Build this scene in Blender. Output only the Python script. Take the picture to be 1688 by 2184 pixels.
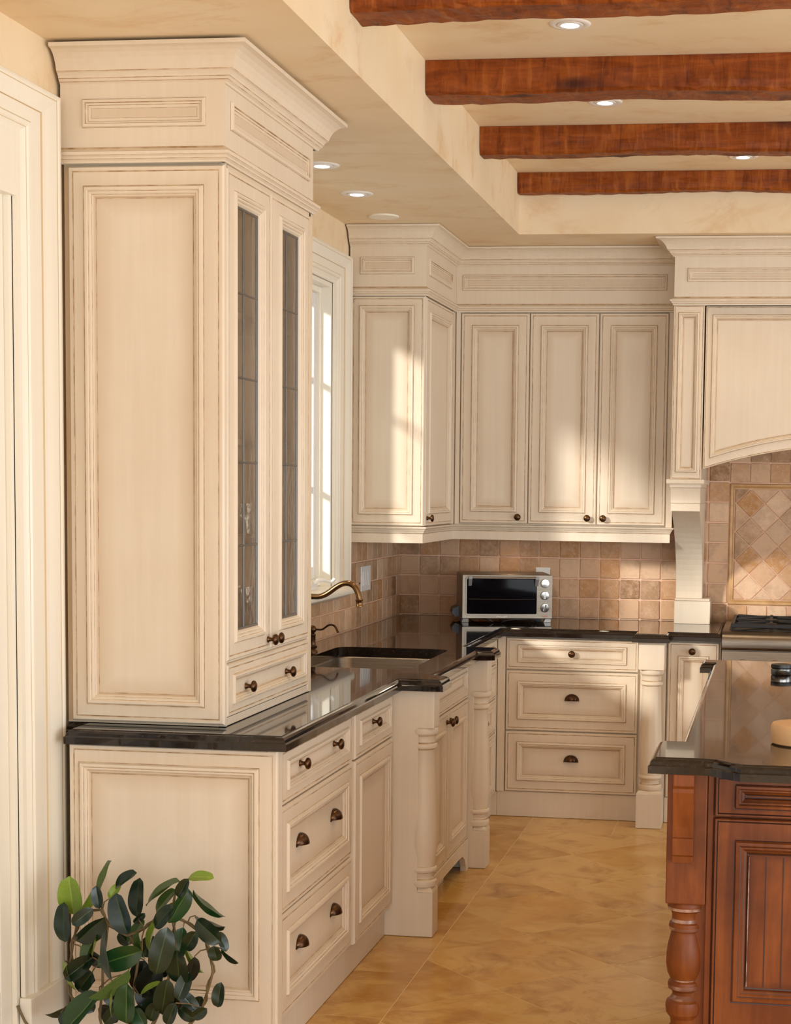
import bpy, bmesh, math, random
from mathutils import Vector, Matrix
from mathutils.geometry import tessellate_polygon

random.seed(7)
for _o in list(bpy.data.objects):
    bpy.data.objects.remove(_o)
scene = bpy.context.scene
COL = scene.collection

# ------------------------------------------------------------------ camera
cam_data = bpy.data.cameras.new('camera')
cam = bpy.data.objects.new('camera', cam_data)
COL.objects.link(cam)
F_PX, PX, PY, W_PX, H_PX = 3617.5, 1133.8, 1342.3, 1688.0, 2184.0
cam_data.sensor_fit = 'VERTICAL'
cam_data.sensor_height = 36.0
cam_data.sensor_width = 36.0 * W_PX / H_PX
cam_data.lens = F_PX * 36.0 / H_PX
cam_data.shift_x = (W_PX / 2 - PX) / H_PX
cam_data.shift_y = (PY - H_PX / 2) / H_PX
cam_data.clip_start = 0.05
cam_data.clip_end = 200
def _rot(a, i, j):
    m = Matrix.Identity(3); c, s = math.cos(a), math.sin(a)
    m[i][i] = c; m[j][j] = c; m[i][j] = -s; m[j][i] = s
    return m
_R = _rot(0.01434, 0, 1) @ _rot(0.08359, 1, 2) @ _rot(0.14301, 2, 0)
_right = Vector((_R[0][0], _R[0][2], -_R[0][1]))
_up = -Vector((_R[1][0], _R[1][2], -_R[1][1]))
_back = -Vector((_R[2][0], _R[2][2], -_R[2][1]))
cam.matrix_world = Matrix(((_right.x, _up.x, _back.x, 1.94612), (_right.y, _up.y, _back.y, -8.64811),
                           (_right.z, _up.z, _back.z, 1.58146), (0, 0, 0, 1)))
scene.camera = cam

# ------------------------------------------------------------------ world, sun, daylight, fill lights, exposure
world = bpy.data.worlds.new('world')
scene.world = world
world.use_nodes = True
bg = world.node_tree.nodes['Background']
bg.inputs[0].default_value = (0.94, 0.99, 1.02, 1)
bg.inputs[1].default_value = 1.05

def add_light(name, kind, loc, target, energy, color, size=1.0, size_y=None):
    ld = bpy.data.lights.new(name, kind)
    ld.energy = energy; ld.color = color
    if kind == 'AREA':
        ld.shape = 'RECTANGLE'; ld.size = size; ld.size_y = size_y or size
    lo = bpy.data.objects.new(name, ld)
    COL.objects.link(lo)
    lo.location = loc
    d = Vector(target) - Vector(loc)
    lo.rotation_euler = d.to_track_quat('-Z', 'Y').to_euler()
    return lo
_az, _el = math.radians(36), math.radians(17.5)
_sd = Vector((math.sin(_az) * math.cos(_el), math.cos(_az) * math.cos(_el), -math.sin(_el)))
sun = add_light('sun', 'SUN', Vector((0, -2, 2)) - _sd * 6, (0, -2, 2), 6.0, (1.0, 0.97, 0.92))
sun.data.angle = math.radians(6)
# daylight from the tall windows of the room behind the camera
key = add_light('rear_window_daylight', 'AREA', (2.4, -17.0, 1.7), (1.0, -2.0, 1.2), 450, (0.93, 1.0, 1.05), 8.0, 3.0)
# added fill light right of the camera, brightening the left-hand drawers
side = add_light('right_fill_light', 'AREA', (5.6, -7.9, 1.05), (0.6, -3.4, 0.9), 185, (0.94, 1.0, 1.06), 4.0, 1.9)

# added fill light, out of view on the right, to lift the ceiling
ceil_fill = add_light('ceiling_fill_light', 'AREA', (6.4, -3.4, 1.15), (0.8, -2.8, 1.9), 110, (0.95, 1.0, 1.05), 3.4, 2.1)

scene.view_settings.view_transform = 'Standard'
scene.view_settings.look = 'None'
scene.view_settings.exposure = -0.50
scene.view_settings.gamma = 1.0
scene.view_settings.use_curve_mapping = False

# ------------------------------------------------------------------ materials
def lin(r, g, b):
    f = lambda c: (c / 255) / 12.92 if c / 255 <= 0.04045 else ((c / 255 + 0.055) / 1.055) ** 2.4
    return (f(r), f(g), f(b), 1.0)

class Mat:
    def __init__(s, name):
        s.m = bpy.data.materials.new(name); s.m.use_nodes = True
        s.t = s.m.node_tree; s.n = s.t.nodes; s.l = s.t.links
        s.b = s.n['Principled BSDF']
    def node(s, typ, **kw):
        n = s.n.new(typ)
        for k, v in kw.items():
            if k.startswith('i_'):
                n.inputs[k[2:].replace('_', ' ')].default_value = v
            else:
                setattr(n, k, v)
        return n
    def link(s, a, b): s.l.new(a, b)
    def coords(s, scale=(1, 1, 1), rnd=False, rot=(0, 0, 0)):
        tc = s.node('ShaderNodeTexCoord'); mp = s.node('ShaderNodeMapping')
        mp.inputs['Scale'].default_value = scale; mp.inputs['Rotation'].default_value = rot
        src = tc.outputs['Object']
        if rnd:
            oi = s.node('ShaderNodeObjectInfo'); mu = s.node('ShaderNodeMath', operation='MULTIPLY')
            mu.inputs[1].default_value = 37.0
            s.link(oi.outputs['Random'], mu.inputs[0])
            ad = s.node('ShaderNodeVectorMath', operation='ADD')
            s.link(src, ad.inputs[0]); s.link(mu.outputs[0], ad.inputs[1]); src = ad.outputs[0]
        s.link(src, mp.inputs['Vector'])
        return mp.outputs['Vector']
    def noise(s, vec, scale, detail=4, rough=0.55, dist=0.0):
        n = s.node('ShaderNodeTexNoise'); n.inputs['Scale'].default_value = scale
        n.inputs['Detail'].default_value = detail; n.inputs['Roughness'].default_value = rough
        n.inputs['Distortion'].default_value = dist
        if vec is not None: s.link(vec, n.inputs['Vector'])
        return n.outputs['Fac']
    def ramp(s, fac, stops):
        r = s.node('ShaderNodeValToRGB'); e = r.color_ramp.elements
        while len(e) < len(stops): e.new(0.99)
        for el, (p, c) in zip(e, stops):
            el.position = p; el.color = c
        s.link(fac, r.inputs['Fac']); return r.outputs['Color']
    def mix(s, fac, a, b, mode='MIX'):
        m = s.node('ShaderNodeMix', data_type='RGBA', blend_type=mode)
        ins = {i.identifier: i for i in m.inputs}
        def put(sock, v):
            if hasattr(v, 'is_output') or hasattr(v, 'links'): s.link(v, sock)
            else: sock.default_value = v
        put(ins['Factor_Float'], fac); put(ins['A_Color'], a); put(ins['B_Color'], b)
        return [o for o in m.outputs if o.identifier == 'Result_Color'][0]
    def base(s, c):
        if hasattr(c, 'links'): s.link(c, s.b.inputs['Base Color'])
        else: s.b.inputs['Base Color'].default_value = c
    def set(s, rough=None, metal=None, spec=None, coat=None, coat_rough=None):
        for k, v in (('Roughness', rough), ('Metallic', metal), ('Specular IOR Level', spec), ('Coat Weight', coat), ('Coat Roughness', coat_rough)):
            if v is not None: s.b.inputs[k].default_value = v
    def bump(s, h, strength=0.2, dist=0.01):
        b = s.node('ShaderNodeBump'); b.inputs['Strength'].default_value = strength; b.inputs['Distance'].default_value = dist
        s.link(h, b.inputs['Height']); s.link(b.outputs['Normal'], s.b.inputs['Normal'])

B1, W1 = (0, 0, 0, 1), (1, 1, 1, 1)

def mat_cream(name, c1, c2, glaze, rough=0.38, patch=0.18):
    M = Mat(name)
    v = M.coords((55, 55, 2.5)); n = M.noise(v, 1.0, 3)
    col = M.ramp(n, [(0.3, c1), (0.7, c2)])
    v2 = M.coords((2, 2, 2)); n2 = M.noise(v2, 1.5, 3)
    col = M.mix(M.ramp(n2, [(0.35, B1), (0.75, (patch, patch, patch, 1))]), col, glaze)
    at = M.node('ShaderNodeAttribute', attribute_name='glaze')
    mu = M.node('ShaderNodeMath', operation='MULTIPLY'); mu.inputs[1].default_value = 0.55
    M.link(at.outputs['Fac'], mu.inputs[0])
    col = M.mix(mu.outputs[0], col, glaze)
    M.base(col); M.set(rough=rough, spec=0.4)
    return M.m
CREAM = mat_cream('glazed_cream_paint', lin(229, 213, 191), lin(225, 208, 184), lin(192, 160, 124))
M_ = Mat('brown_glaze_line'); n_ = M_.noise(M_.coords((14, 14, 14)), 1.5, 3)
M_.base(M_.ramp(n_, [(0.35, lin(212, 186, 152)), (0.65, lin(164, 128, 90))])); M_.set(rough=0.5); GLAZE = M_.m
M_ = Mat('dark_gap'); M_.base(lin(58, 38, 22)); M_.set(rough=0.7); GAP = M_.m
TRIM = mat_cream('ivory_trim_paint', lin(242, 235, 220), lin(240, 232, 215), lin(230, 214, 186), 0.3, 0.1)
M_ = Mat('ivory_trim_line'); M_.base(lin(205, 180, 140)); M_.set(rough=0.5); TRIMLINE = M_.m

def mat_plaster(name, c1, c2, c3):
    M = Mat(name)
    v = M.coords((1, 1, 1))
    n = M.noise(v, 2.2, 6, 0.6, 0.6); col = M.ramp(n, [(0.3, c1), (0.7, c2)])
    vs = M.coords((3.0, 4.6, 4.6)); n2 = M.noise(vs, 1.1, 7, 0.68, 0.5)
    col = M.mix(M.ramp(n2, [(0.52, B1), (0.76, (0.75, 0.75, 0.75, 1))]), col, c3)
    M.base(col); M.set(rough=0.55, spec=0.25); M.bump(n, 0.08, 0.01)
    return M.m
PLASTER = mat_plaster('mottled_plaster', lin(233, 208, 170), lin(240, 221, 190), lin(214, 170, 116))

# ---- dark granite
M_ = Mat('dark_granite'); v_ = M_.coords((1, 1, 1))
n_ = M_.noise(v_, 90, 5, 0.7); n2_ = M_.noise(v_, 16, 4, 0.6, 1.0)
c_ = M_.ramp(n_, [(0.45, lin(12, 8, 7)), (0.62, lin(34, 23, 19)), (0.76, lin(84, 64, 52))])
c_ = M_.mix(M_.ramp(n2_, [(0.45, B1), (0.75, (0.5, 0.5, 0.5, 1))]), c_, lin(40, 25, 19))
M_.base(c_); M_.set(rough=0.06, spec=0.45, coat=0.3, coat_rough=0.02); GRANITE = M_.m

# ---- tumbled stone tiles
def mat_tile(name, stops, speck):
    M = Mat(name); v = M.coords((1, 1, 1), rnd=True)
    oi = M.node('ShaderNodeObjectInfo')
    col = M.ramp(oi.outputs['Random'], stops)
    n = M.noise(v, 26, 6, 0.75); col = M.mix(M.ramp(n, [(0.42, B1), (0.68, (0.8, 0.8, 0.8, 1))]), col, lin(206, 168, 136))
    n2 = M.noise(v, 120, 3, 0.7); col = M.mix(M.ramp(n2, [(0.62, B1), (0.70, (speck, speck, speck, 1))]), col, lin(226, 206, 184))
    n3 = M.noise(v, 8, 4, 0.7); col = M.mix(M.ramp(n3, [(0.5, B1), (0.75, (0.45, 0.45, 0.45, 1))]), col, lin(120, 92, 66))
    M.base(col); M.set(rough=0.55, spec=0.3); M.bump(n2, 0.25, 0.003)
    return M.m
TILE = mat_tile('tumbled_travertine', [(0, lin(150, 110, 70)), (0.2, lin(212, 172, 136)), (0.4, lin(182, 128, 72)), (0.6, lin(200, 158, 122)), (0.8, lin(224, 188, 154)), (1, lin(146, 108, 72))], 0.75)
M_ = Mat('pink_beige_grout'); M_.base(lin(232, 190, 160)); M_.set(rough=0.8); GROUT = M_.m
M_ = Mat('gold_travertine_liner'); n_ = M_.noise(M_.coords((1, 1, 1)), 14, 4)
M_.base(M_.ramp(n_, [(0.3, lin(178, 132, 80)), (0.7, lin(206, 162, 108))])); M_.set(rough=0.4); LINER = M_.m

# ---- floor
M_ = Mat('honed_travertine_floor'); v_ = M_.coords((1, 1, 1), rnd=True)
oi_ = M_.node('ShaderNodeObjectInfo')
c_ = M_.ramp(oi_.outputs['Random'], [(0, lin(188, 134, 44)), (0.35, lin(208, 158, 74)), (0.7, lin(216, 172, 104)), (1, lin(178, 122, 34))])
vs_ = M_.coords((2.6, 3.6, 1), rnd=True, rot=(0, 0, 0.5)); n_ = M_.noise(vs_, 1.5, 7, 0.6, 0.5)
c_ = M_.mix(M_.ramp(n_, [(0.42, B1), (0.62, (0.8, 0.8, 0.8, 1))]), c_, lin(220, 180, 106))
n2_ = M_.noise(v_, 5, 6, 0.7, 1.2); c_ = M_.mix(M_.ramp(n2_, [(0.50, B1), (0.72, (0.75, 0.75, 0.75, 1))]), c_, lin(156, 98, 20))
n3_ = M_.noise(vs_, 9, 5, 0.75, 2.0); c_ = M_.mix(M_.ramp(n3_, [(0.63, B1), (0.69, (0.75, 0.75, 0.75, 1))]), c_, lin(230, 196, 136))
M_.base(c_); M_.set(rough=0.2, spec=0.38); FLOOR = M_.m
M_ = Mat('pale_floor_grout'); M_.base(lin(236, 206, 160)); M_.set(rough=0.7); FGROUT = M_.m

# ---- woods
def mat_wood(name, c1, c2, c3, scale, rough, axis):
    M = Mat(name); sc = [9, 9, 9]; sc[axis] = 0.9
    v = M.coords(tuple(sc)); n = M.noise(v, scale, 6, 0.65, 1.0)
    col = M.ramp(n, [(0.3, c1), (0.6, c2)])
    n2 = M.noise(M.coords((3, 3, 3)), 1.3, 4); col = M.mix(M.ramp(n2, [(0.5, B1), (0.8, (0.75, 0.75, 0.75, 1))]), col, c3)
    at = M.node('ShaderNodeAttribute', attribute_name='glaze')
    mu = M.node('ShaderNodeMath', operation='MULTIPLY'); mu.inputs[1].default_value = 0.7
    M.link(at.outputs['Fac'], mu.inputs[0]); col = M.mix(mu.outputs[0], col, c3)
    M.base(col); M.set(rough=rough, spec=0.25)
    return M.m
CHERRY = mat_wood('cherry_stained_wood', lin(142, 79, 34), lin(116, 59, 23), lin(56, 25, 12), 2.2, 0.42, 2)
M_ = Mat('dark_cherry_glaze'); M_.base(lin(48, 22, 16)); M_.set(rough=0.4); CGLAZE = M_.m
M_ = Mat('worn_pale_edge'); n_ = M_.noise(M_.coords((6, 6, 6)), 3, 4)
M_.base(M_.ramp(n_, [(0.45, lin(116, 70, 48)), (0.58, lin(176, 142, 124))])); M_.set(rough=0.4); CEDGE = M_.m

# hand-hewn beam: reddish pine with scallops and knots
M_ = Mat('hewn_pine_beam'); v_ = M_.coords((1.2, 9, 9), rnd=True); n_ = M_.noise(v_, 2.4, 7, 0.68, 1.2)
c_ = M_.ramp(n_, [(0.28, lin(98, 42, 8)), (0.5, lin(132, 63, 14)), (0.72, lin(160, 84, 26))])
v2_ = M_.coords((24, 9, 4), rnd=True); n2_ = M_.noise(v2_, 1.1, 4, 0.62, 0.5)
c_ = M_.mix(M_.ramp(n2_, [(0.52, B1), (0.70, (0.5, 0.5, 0.5, 1))]), c_, lin(186, 110, 46))
c_ = M_.mix(M_.ramp(n2_, [(0.30, (0.75, 0.75, 0.75, 1)), (0.44, B1)]), c_, lin(74, 28, 6))
v3_ = M_.coords((2.3, 7, 7), rnd=True); vo_ = M_.node('ShaderNodeTexVoronoi'); vo_.inputs['Scale'].default_value = 1.0
M_.link(v3_, vo_.inputs['Vector'])
c_ = M_.mix(M_.ramp(vo_.outputs['Distance'], [(0.08, (0.9, 0.9, 0.9, 1)), (0.22, B1)]), c_, lin(58, 20, 8))
M_.base(c_); M_.set(rough=0.5, spec=0.25); M_.bump(n2_, 0.5, 0.01); BEAM = M_.m

# ---- metals, glass, misc
def simple(name, c, rough=0.5, metal=0.0, spec=0.5, emit=None, strength=0.0):
    M = Mat(name); M.base(c); M.set(rough=rough, metal=metal, spec=spec)
    if emit: M.b.inputs['Emission Color'].default_value = emit; M.b.inputs['Emission Strength'].default_value = strength
    return M.m
M_ = Mat('oil_rubbed_bronze'); n_ = M_.noise(M_.coords((1, 1, 1)), 60, 3)
M_.base(M_.ramp(n_, [(0.35, lin(58, 38, 26)), (0.7, lin(104, 72, 44))])); M_.set(rough=0.3, metal=0.85); BRONZE = M_.m
FAUCET = simple('brushed_antique_brass', lin(128, 96, 62), 0.26, 0.95)
M_ = Mat('brushed_steel'); n_ = M_.noise(M_.coords((3, 3, 220)), 2.0, 3)
M_.base(M_.ramp(n_, [(0.3, lin(126, 115, 102)), (0.7, lin(150, 139, 125))])); M_.set(rough=0.38, metal=1.0); STEEL = M_.m
CHROME = simple('polished_chrome', lin(150, 146, 140), 0.12, 1.0)
BLACKIRON = simple('black_cast_iron', lin(26, 24, 24), 0.5)
BLACKGLASS = simple('black_oven_glass', lin(8, 8, 12), 0.04, 0.0, 0.12)
BLACKPLASTIC = simple('black_plastic', lin(22, 21, 22), 0.35)
WHITEPL = simple('white_plastic', lin(236, 232, 226), 0.3)
GREYPL = simple('grey_plastic', lin(150, 148, 146), 0.4)
WHITEMETAL = simple('white_enamel', lin(238, 232, 226), 0.35)
RED = simple('red_knob', lin(150, 22, 14), 0.3)
LEAD = simple('grey_lead_came', lin(112, 108, 104), 0.35, 0.7)
BULB = simple('lamp_glow', (1, 1, 1, 1), 0.4, 0, 0.5, (1.0, 0.90, 0.76, 1), 14.0)
SASH = simple('grey_white_sash', lin(226, 224, 222), 0.35)
BOARD = simple('pale_maple', lin(214, 172, 124), 0.45)
INTERIOR = simple('cabinet_interior', lin(222, 200, 170), 0.5)
SHADE = simple('grey_sun_shade', lin(206, 206, 210), 0.8)
PORC = simple('glazed_terracotta', lin(146, 88, 56), 0.5)
SOIL = simple('soil', lin(50, 36, 26), 0.9)
STEM = simple('woody_stem', lin(112, 92, 58), 0.6)
CRYSTAL = None

def mat_pane(name, tint, bump, refl, rough=0.08):
    M = Mat(name); n = M.n; n.remove(M.b); M.b = None
    tr = M.node('ShaderNodeBsdfTransparent'); tr.inputs[0].default_value = tint
    gl = M.node('ShaderNodeBsdfGlossy'); gl.inputs['Roughness'].default_value = rough
    fr = M.node('ShaderNodeLayerWeight')
    pw = M.node('ShaderNodeMath', operation='POWER'); pw.inputs[1].default_value = 4.0
    M.link(fr.outputs['Facing'], pw.inputs[0])
    ad = M.node('ShaderNodeMath', operation='MULTIPLY_ADD'); ad.inputs[1].default_value = 0.5; ad.inputs[2].default_value = refl + 0.03
    M.link(pw.outputs[0], ad.inputs[0])
    mx = M.node('ShaderNodeMixShader'); M.link(ad.outputs[0], mx.inputs[0]); M.link(tr.outputs[0], mx.inputs[1]); M.link(gl.outputs[0], mx.inputs[2])
    if bump:
        nz = M.noise(M.coords((26, 26, 14)), 1.6, 2, 0.5)
        b = M.node('ShaderNodeBump'); b.inputs['Strength'].default_value = bump; b.inputs['Distance'].default_value = 0.01
        M.link(nz, b.inputs['Height']); M.link(b.outputs[0], gl.inputs['Normal']); M.link(b.outputs[0], fr.inputs['Normal'])
    M.link(mx.outputs[0], n['Material Output'].inputs['Surface'])
    return M.m
SEEDY = mat_pane('seedy_cabinet_glass', (0.90, 0.86, 0.80, 1), 0.25, 0.11, 0.22)
PANE = mat_pane('window_glass', (0.96, 0.97, 0.97, 1), 0, 0.0)
CRYSTAL = mat_pane('cut_crystal', (0.92, 0.93, 0.95, 1), 0.8, 0.18)

def mat_leaf(name, c1, c2, vein):
    M = Mat(name); n = M.noise(M.coords((3, 3, 3), rnd=True), 12, 4)
    col = M.ramp(n, [(0.35, c1), (0.7, c2)])
    at = M.node('ShaderNodeAttribute', attribute_name='glaze')
    col = M.mix(at.outputs['Fac'], col, vein)
    M.base(col); M.set(rough=0.28, spec=0.5)
    return M.m
LEAFMAT = {'D': mat_leaf('leaf_dark', lin(22, 36, 24), lin(34, 52, 30), lin(70, 94, 46)),
           'V': mat_leaf('leaf_deep', lin(14, 22, 20), lin(22, 32, 26), lin(40, 56, 34)),
           'B': mat_leaf('leaf_blue_green', lin(22, 42, 44), lin(34, 54, 44), lin(96, 116, 62)),
           'G': mat_leaf('leaf_green', lin(26, 58, 26), lin(38, 74, 32), lin(100, 130, 56)),
           'M': mat_leaf('leaf_olive', lin(62, 86, 40), lin(82, 104, 50), lin(128, 146, 74)),
           'L': mat_leaf('leaf_young', lin(112, 140, 40), lin(136, 158, 54), lin(176, 190, 96))}
# ------------------------------------------------------------------ mesh helpers
ORG = {}
class MB:
    def __init__(s): s.v = []; s.f = []; s.m = []; s.g = {}
    def quad(s, pts, m=0):
        i = len(s.v); s.v += [tuple(p) for p in pts]; s.f.append(tuple(range(i, i + len(pts)))); s.m.append(m)
    def box(s, x0, y0, z0, x1, y1, z1, m=0):
        x0, x1 = sorted((x0, x1)); y0, y1 = sorted((y0, y1)); z0, z1 = sorted((z0, z1))
        i = len(s.v)
        s.v += [(x0, y0, z0), (x1, y0, z0), (x1, y1, z0), (x0, y1, z0), (x0, y0, z1), (x1, y0, z1), (x1, y1, z1), (x0, y1, z1)]
        for q in ((0, 3, 2, 1), (4, 5, 6, 7), (0, 1, 5, 4), (1, 2, 6, 5), (2, 3, 7, 6), (3, 0, 4, 7)):
            s.f.append(tuple(i + k for k in q)); s.m.append(m)
        return s
    def prism(s, poly, axis, a, b, m=0):
        # poly: 2-D points; axis 'x','y','z' = extrusion axis; convex or simple polygon
        def p3(p, t):
            return {'x': (t, p[0], p[1]), 'y': (p[0], t, p[1]), 'z': (p[0], p[1], t)}[axis]
        n = len(poly); i = len(s.v)
        s.v += [p3(p, a) for p in poly] + [p3(p, b) for p in poly]
        tri = tessellate_polygon([[Vector((p[0], p[1], 0)) for p in poly]])
        for t in tri:
            s.f.append(tuple(i + k for k in t)); s.m.append(m)
            s.f.append(tuple(i + n + k for k in reversed(t))); s.m.append(m)
        for k in range(n):
            s.f.append((i + k, i + (k + 1) % n, i + n + (k + 1) % n, i + n + k)); s.m.append(m)
        return s
    def rings(s, rings, mats, cap=True, capmat=0, close0=False, loop=True):
        # rings: list of lists of 3-D points with equal count, bridged in turn
        n = len(rings[0]); i = len(s.v)
        for r in rings: s.v += [tuple(p) for p in r]
        for k in range(len(rings) - 1):
            for j in range(n if loop else n - 1):
                a = i + k * n + j; b = i + k * n + (j + 1) % n
                s.f.append((a, b, b + n, a + n)); s.m.append(mats[k] if isinstance(mats, (list, tuple)) else mats)
        if cap:
            s.f.append(tuple(i + (len(rings) - 1) * n + j for j in range(n))); s.m.append(capmat)
        if close0:
            s.f.append(tuple(i + j for j in reversed(range(n)))); s.m.append(capmat)
        return i
    def lathe(s, prof, c=(0, 0, 0), seg=20, mat=0, axis=None, m_list=None):
        # prof: (r, h) along local axis (default z)
        ax = Vector(axis or (0, 0, 1)).normalized()
        t = Vector((1, 0, 0)) if abs(ax.x) < 0.9 else Vector((0, 1, 0))
        u = ax.cross(t).normalized(); w = ax.cross(u)
        rs = []
        for r, h in prof:
            rs.append([Vector(c) + ax * h + (u * math.cos(2 * math.pi * k / seg) + w * math.sin(2 * math.pi * k / seg)) * max(r, 1e-5) for k in range(seg)])
        s.rings(rs, m_list or mat, cap=True, capmat=mat, close0=True)
        return s
    def tube(s, pts, r, seg=10, mat=0):
        pts = [Vector(p) for p in pts]; n = len(pts)
        rad = r if isinstance(r, (list, tuple)) else [r] * n
        tan = [(pts[min(i + 1, n - 1)] - pts[max(i - 1, 0)]).normalized() for i in range(n)]
        t = Vector((0, 0, 1)) if abs(tan[0].z) < 0.9 else Vector((1, 0, 0))
        u = tan[0].cross(t).normalized(); rs = []
        for i in range(n):
            u = (u - tan[i] * u.dot(tan[i])).normalized(); w = tan[i].cross(u)
            rs.append([pts[i] + (u * math.cos(2 * math.pi * k / seg) + w * math.sin(2 * math.pi * k / seg)) * rad[i] for k in range(seg)])
        s.rings(rs, mat, cap=True, capmat=mat, close0=True)
        return s
    def obj(s, name, mats, parent=None, origin=None, smooth=False, bevel=0.0, angle=40, merge=False):
        if origin is None:
            origin = ORG.get(parent.name, Vector((0, 0, 0))) if parent else Vector((0, 0, 0))
        origin = Vector(origin)
        me = bpy.data.meshes.new(name)
        me.from_pydata([tuple(Vector(p) - origin) for p in s.v], [], s.f)
        for mm in (mats if isinstance(mats, (list, tuple)) else [mats]): me.materials.append(mm)
        me.polygons.foreach_set('material_index', s.m)
        if s.g:
            at = me.attributes.new('glaze', 'FLOAT', 'POINT')
            for k, v in s.g.items(): at.data[k].value = v
        bm = bmesh.new(); bm.from_mesh(me)
        if merge: bmesh.ops.remove_doubles(bm, verts=bm.verts, dist=1e-5)
        bmesh.ops.recalc_face_normals(bm, faces=bm.faces)
        bm.to_mesh(me); bm.free()
        if smooth:
            me.polygons.foreach_set('use_smooth', [True] * len(me.polygons))
            try: me.set_sharp_from_angle(angle=math.radians(angle))
            except Exception: pass
        o = bpy.data.objects.new(name, me); COL.objects.link(o)
        if parent:
            o.parent = parent
            po = ORG.get(parent.name, Vector((0, 0, 0)))
            o.location = origin - po
        else:
            o.location = origin
        ORG[o.name] = origin.copy()
        if bevel:
            b = o.modifiers.new('bevel', 'BEVEL'); b.width = bevel; b.segments = 2; b.limit_method = 'ANGLE'; b.angle_limit = math.radians(40)
        return o

def tag(o, label=None, cat=None, group=None, kind=None):
    if label: o['label'] = label
    if cat: o['category'] = cat
    if group: o['group'] = group
    if kind: o['kind'] = kind
    return o
def thing(name, label, cat, loc=(0, 0, 0), group=None):
    o = bpy.data.objects.new(name, None); COL.objects.link(o)
    o.location = loc; o.empty_display_size = 0.1
    ORG[o.name] = Vector(loc)
    return tag(o, label, cat, group)
def inst(src, name, parent, loc, rot=None, scale=None):
    # copy of a mesh object placed at a world location
    o = src.copy(); o.name = name; COL.objects.link(o)
    o.parent = parent
    o.location = Vector(loc) - (ORG.get(parent.name, Vector((0, 0, 0))) if parent else Vector((0, 0, 0)))
    if rot is not None: o.rotation_euler = rot
    if scale is not None: o.scale = scale
    ORG[o.name] = Vector(loc)
    return o
def inset(poly, d):
    # inset a 2-D polygon (counter-clockwise) by d with mitred corners
    n = len(poly); out = []
    for i in range(n):
        p0, p1, p2 = Vector(poly[i - 1]), Vector(poly[i]), Vector(poly[(i + 1) % n])
        e1 = (p1 - p0).normalized(); e2 = (p2 - p1).normalized()
        n1 = Vector((-e1.y, e1.x)); n2 = Vector((-e2.y, e2.x))
        k = 1 + n1.dot(n2)
        out.append(tuple(p1 + (n1 + n2) * (d / max(k, 0.2))))
    return out

class Face:
    # local frame on a cabinet face: u to the viewer's right, v up, n out of the face
    def __init__(s, kind, plane):
        s.k = kind; s.p = plane
    def __call__(s, u, v, n):
        return (u, s.p - n, v) if s.k == 'y' else (s.p + n, u, v)

def panel(mb, F, u0, v0, u1, v1, rails, thick=0.02, mold=0.03, lip=0.012, inner=None, outer=None, depth=0.010, feather=0.035, center=True, gl=1, ctr=None):
    # framed door / drawer front: lip, flat frame, applied moulding, recessed panel.  materials: 0 paint, 1 glaze line
    if outer is None:
        outer = [(u0, v0), (u1, v0), (u1, v1), (u0, v1)]
        l, r, b, t = rails
        inner = [(u0 + l, v0 + b), (u1 - r, v0 + b), (u1 - r, v1 - t), (u0 + l, v1 - t)]
    T = thick; k = mold / 0.03
    spec = []
    spec.append((outer, 0.0, 0)); spec.append((outer, T - 0.006, 0))
    spec.append((inset(outer, lip * 0.35), T, 0))
    spec.append((inset(outer, lip), T, 0))
    spec.append((inset(outer, lip + 0.0018), T - 0.0016, gl))
    spec.append((inset(outer, lip + 0.0036), T - 0.0004, gl))
    for d, n, m in ((-0.0022, 0, 0), (0.0, -0.0008, gl), (0.003, 0.006, 0), (0.009, 0.0065, 0), (0.0115, 0.003, 0), (0.0130, 0.0022, gl), (0.0165, 0.0022, 0),
                    (0.0195, -0.0015, 0), (0.0208, -0.0020, gl), (0.0250, -0.0045, 0), (0.0275, -depth, 0), (0.0298, -depth - 0.0006, gl)):
        spec.append((inset(inner, d * k), T + n, m))
    base = inset(inner, 0.03 * k)
    spec.append((base, T - depth, 0))
    w = min(max(p[0] for p in base) - min(p[0] for p in base), max(p[1] for p in base) - min(p[1] for p in base))
    fe = min(feather, w * 0.3)
    spec.append((inset(base, fe), T - depth, 0))
    rings = [[F(p[0], p[1], n) for p in poly] for poly, n, m in spec]
    mats = [s_[2] for s_ in spec[1:]]
    i = mb.rings(rings, mats, cap=center, capmat=0)
    n = len(outer); N = len(spec)
    for j in range(n):
        for kk in range(N):
            val = 0.0
            if kk == N - 1: val = 0.0
            elif kk == N - 2: val = 0.7
            elif kk >= N - 5: val = 0.75
            elif kk == 6: val = 0.35
            elif kk == 3: val = 0.25
            mb.g[i + kk * n + j] = val
    return mb

def molding(mb, F, u0, v0, u1, v1, w=0.03):
    # applied frame moulding on a flat frieze with its recessed field
    r = [(u0, v0), (u1, v0), (u1, v1), (u0, v1)]
    spec = [(r, 0.0, 0), (inset(r, 0.0015), 0.0005, 1), (inset(r, w * 0.12), 0.007, 0), (inset(r, w * 0.38), 0.008, 0), (inset(r, w * 0.46), 0.004, 1), (inset(r, w * 0.62), 0.003, 0), (inset(r, w * 0.68), 0.001, 1), (inset(r, w * 0.95), 0.0006, 0), (inset(r, w), 0.0004, 1)]
    i = mb.rings([[F(p[0], p[1], n) for p in poly] for poly, n, m in spec], [s_[2] for s_ in spec[1:]], cap=True, capmat=0)
    n = 4; N = len(spec)
    for j in range(4):
        mb.g[i + (N - 1) * n + j] = 0.5
    return mb

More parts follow.
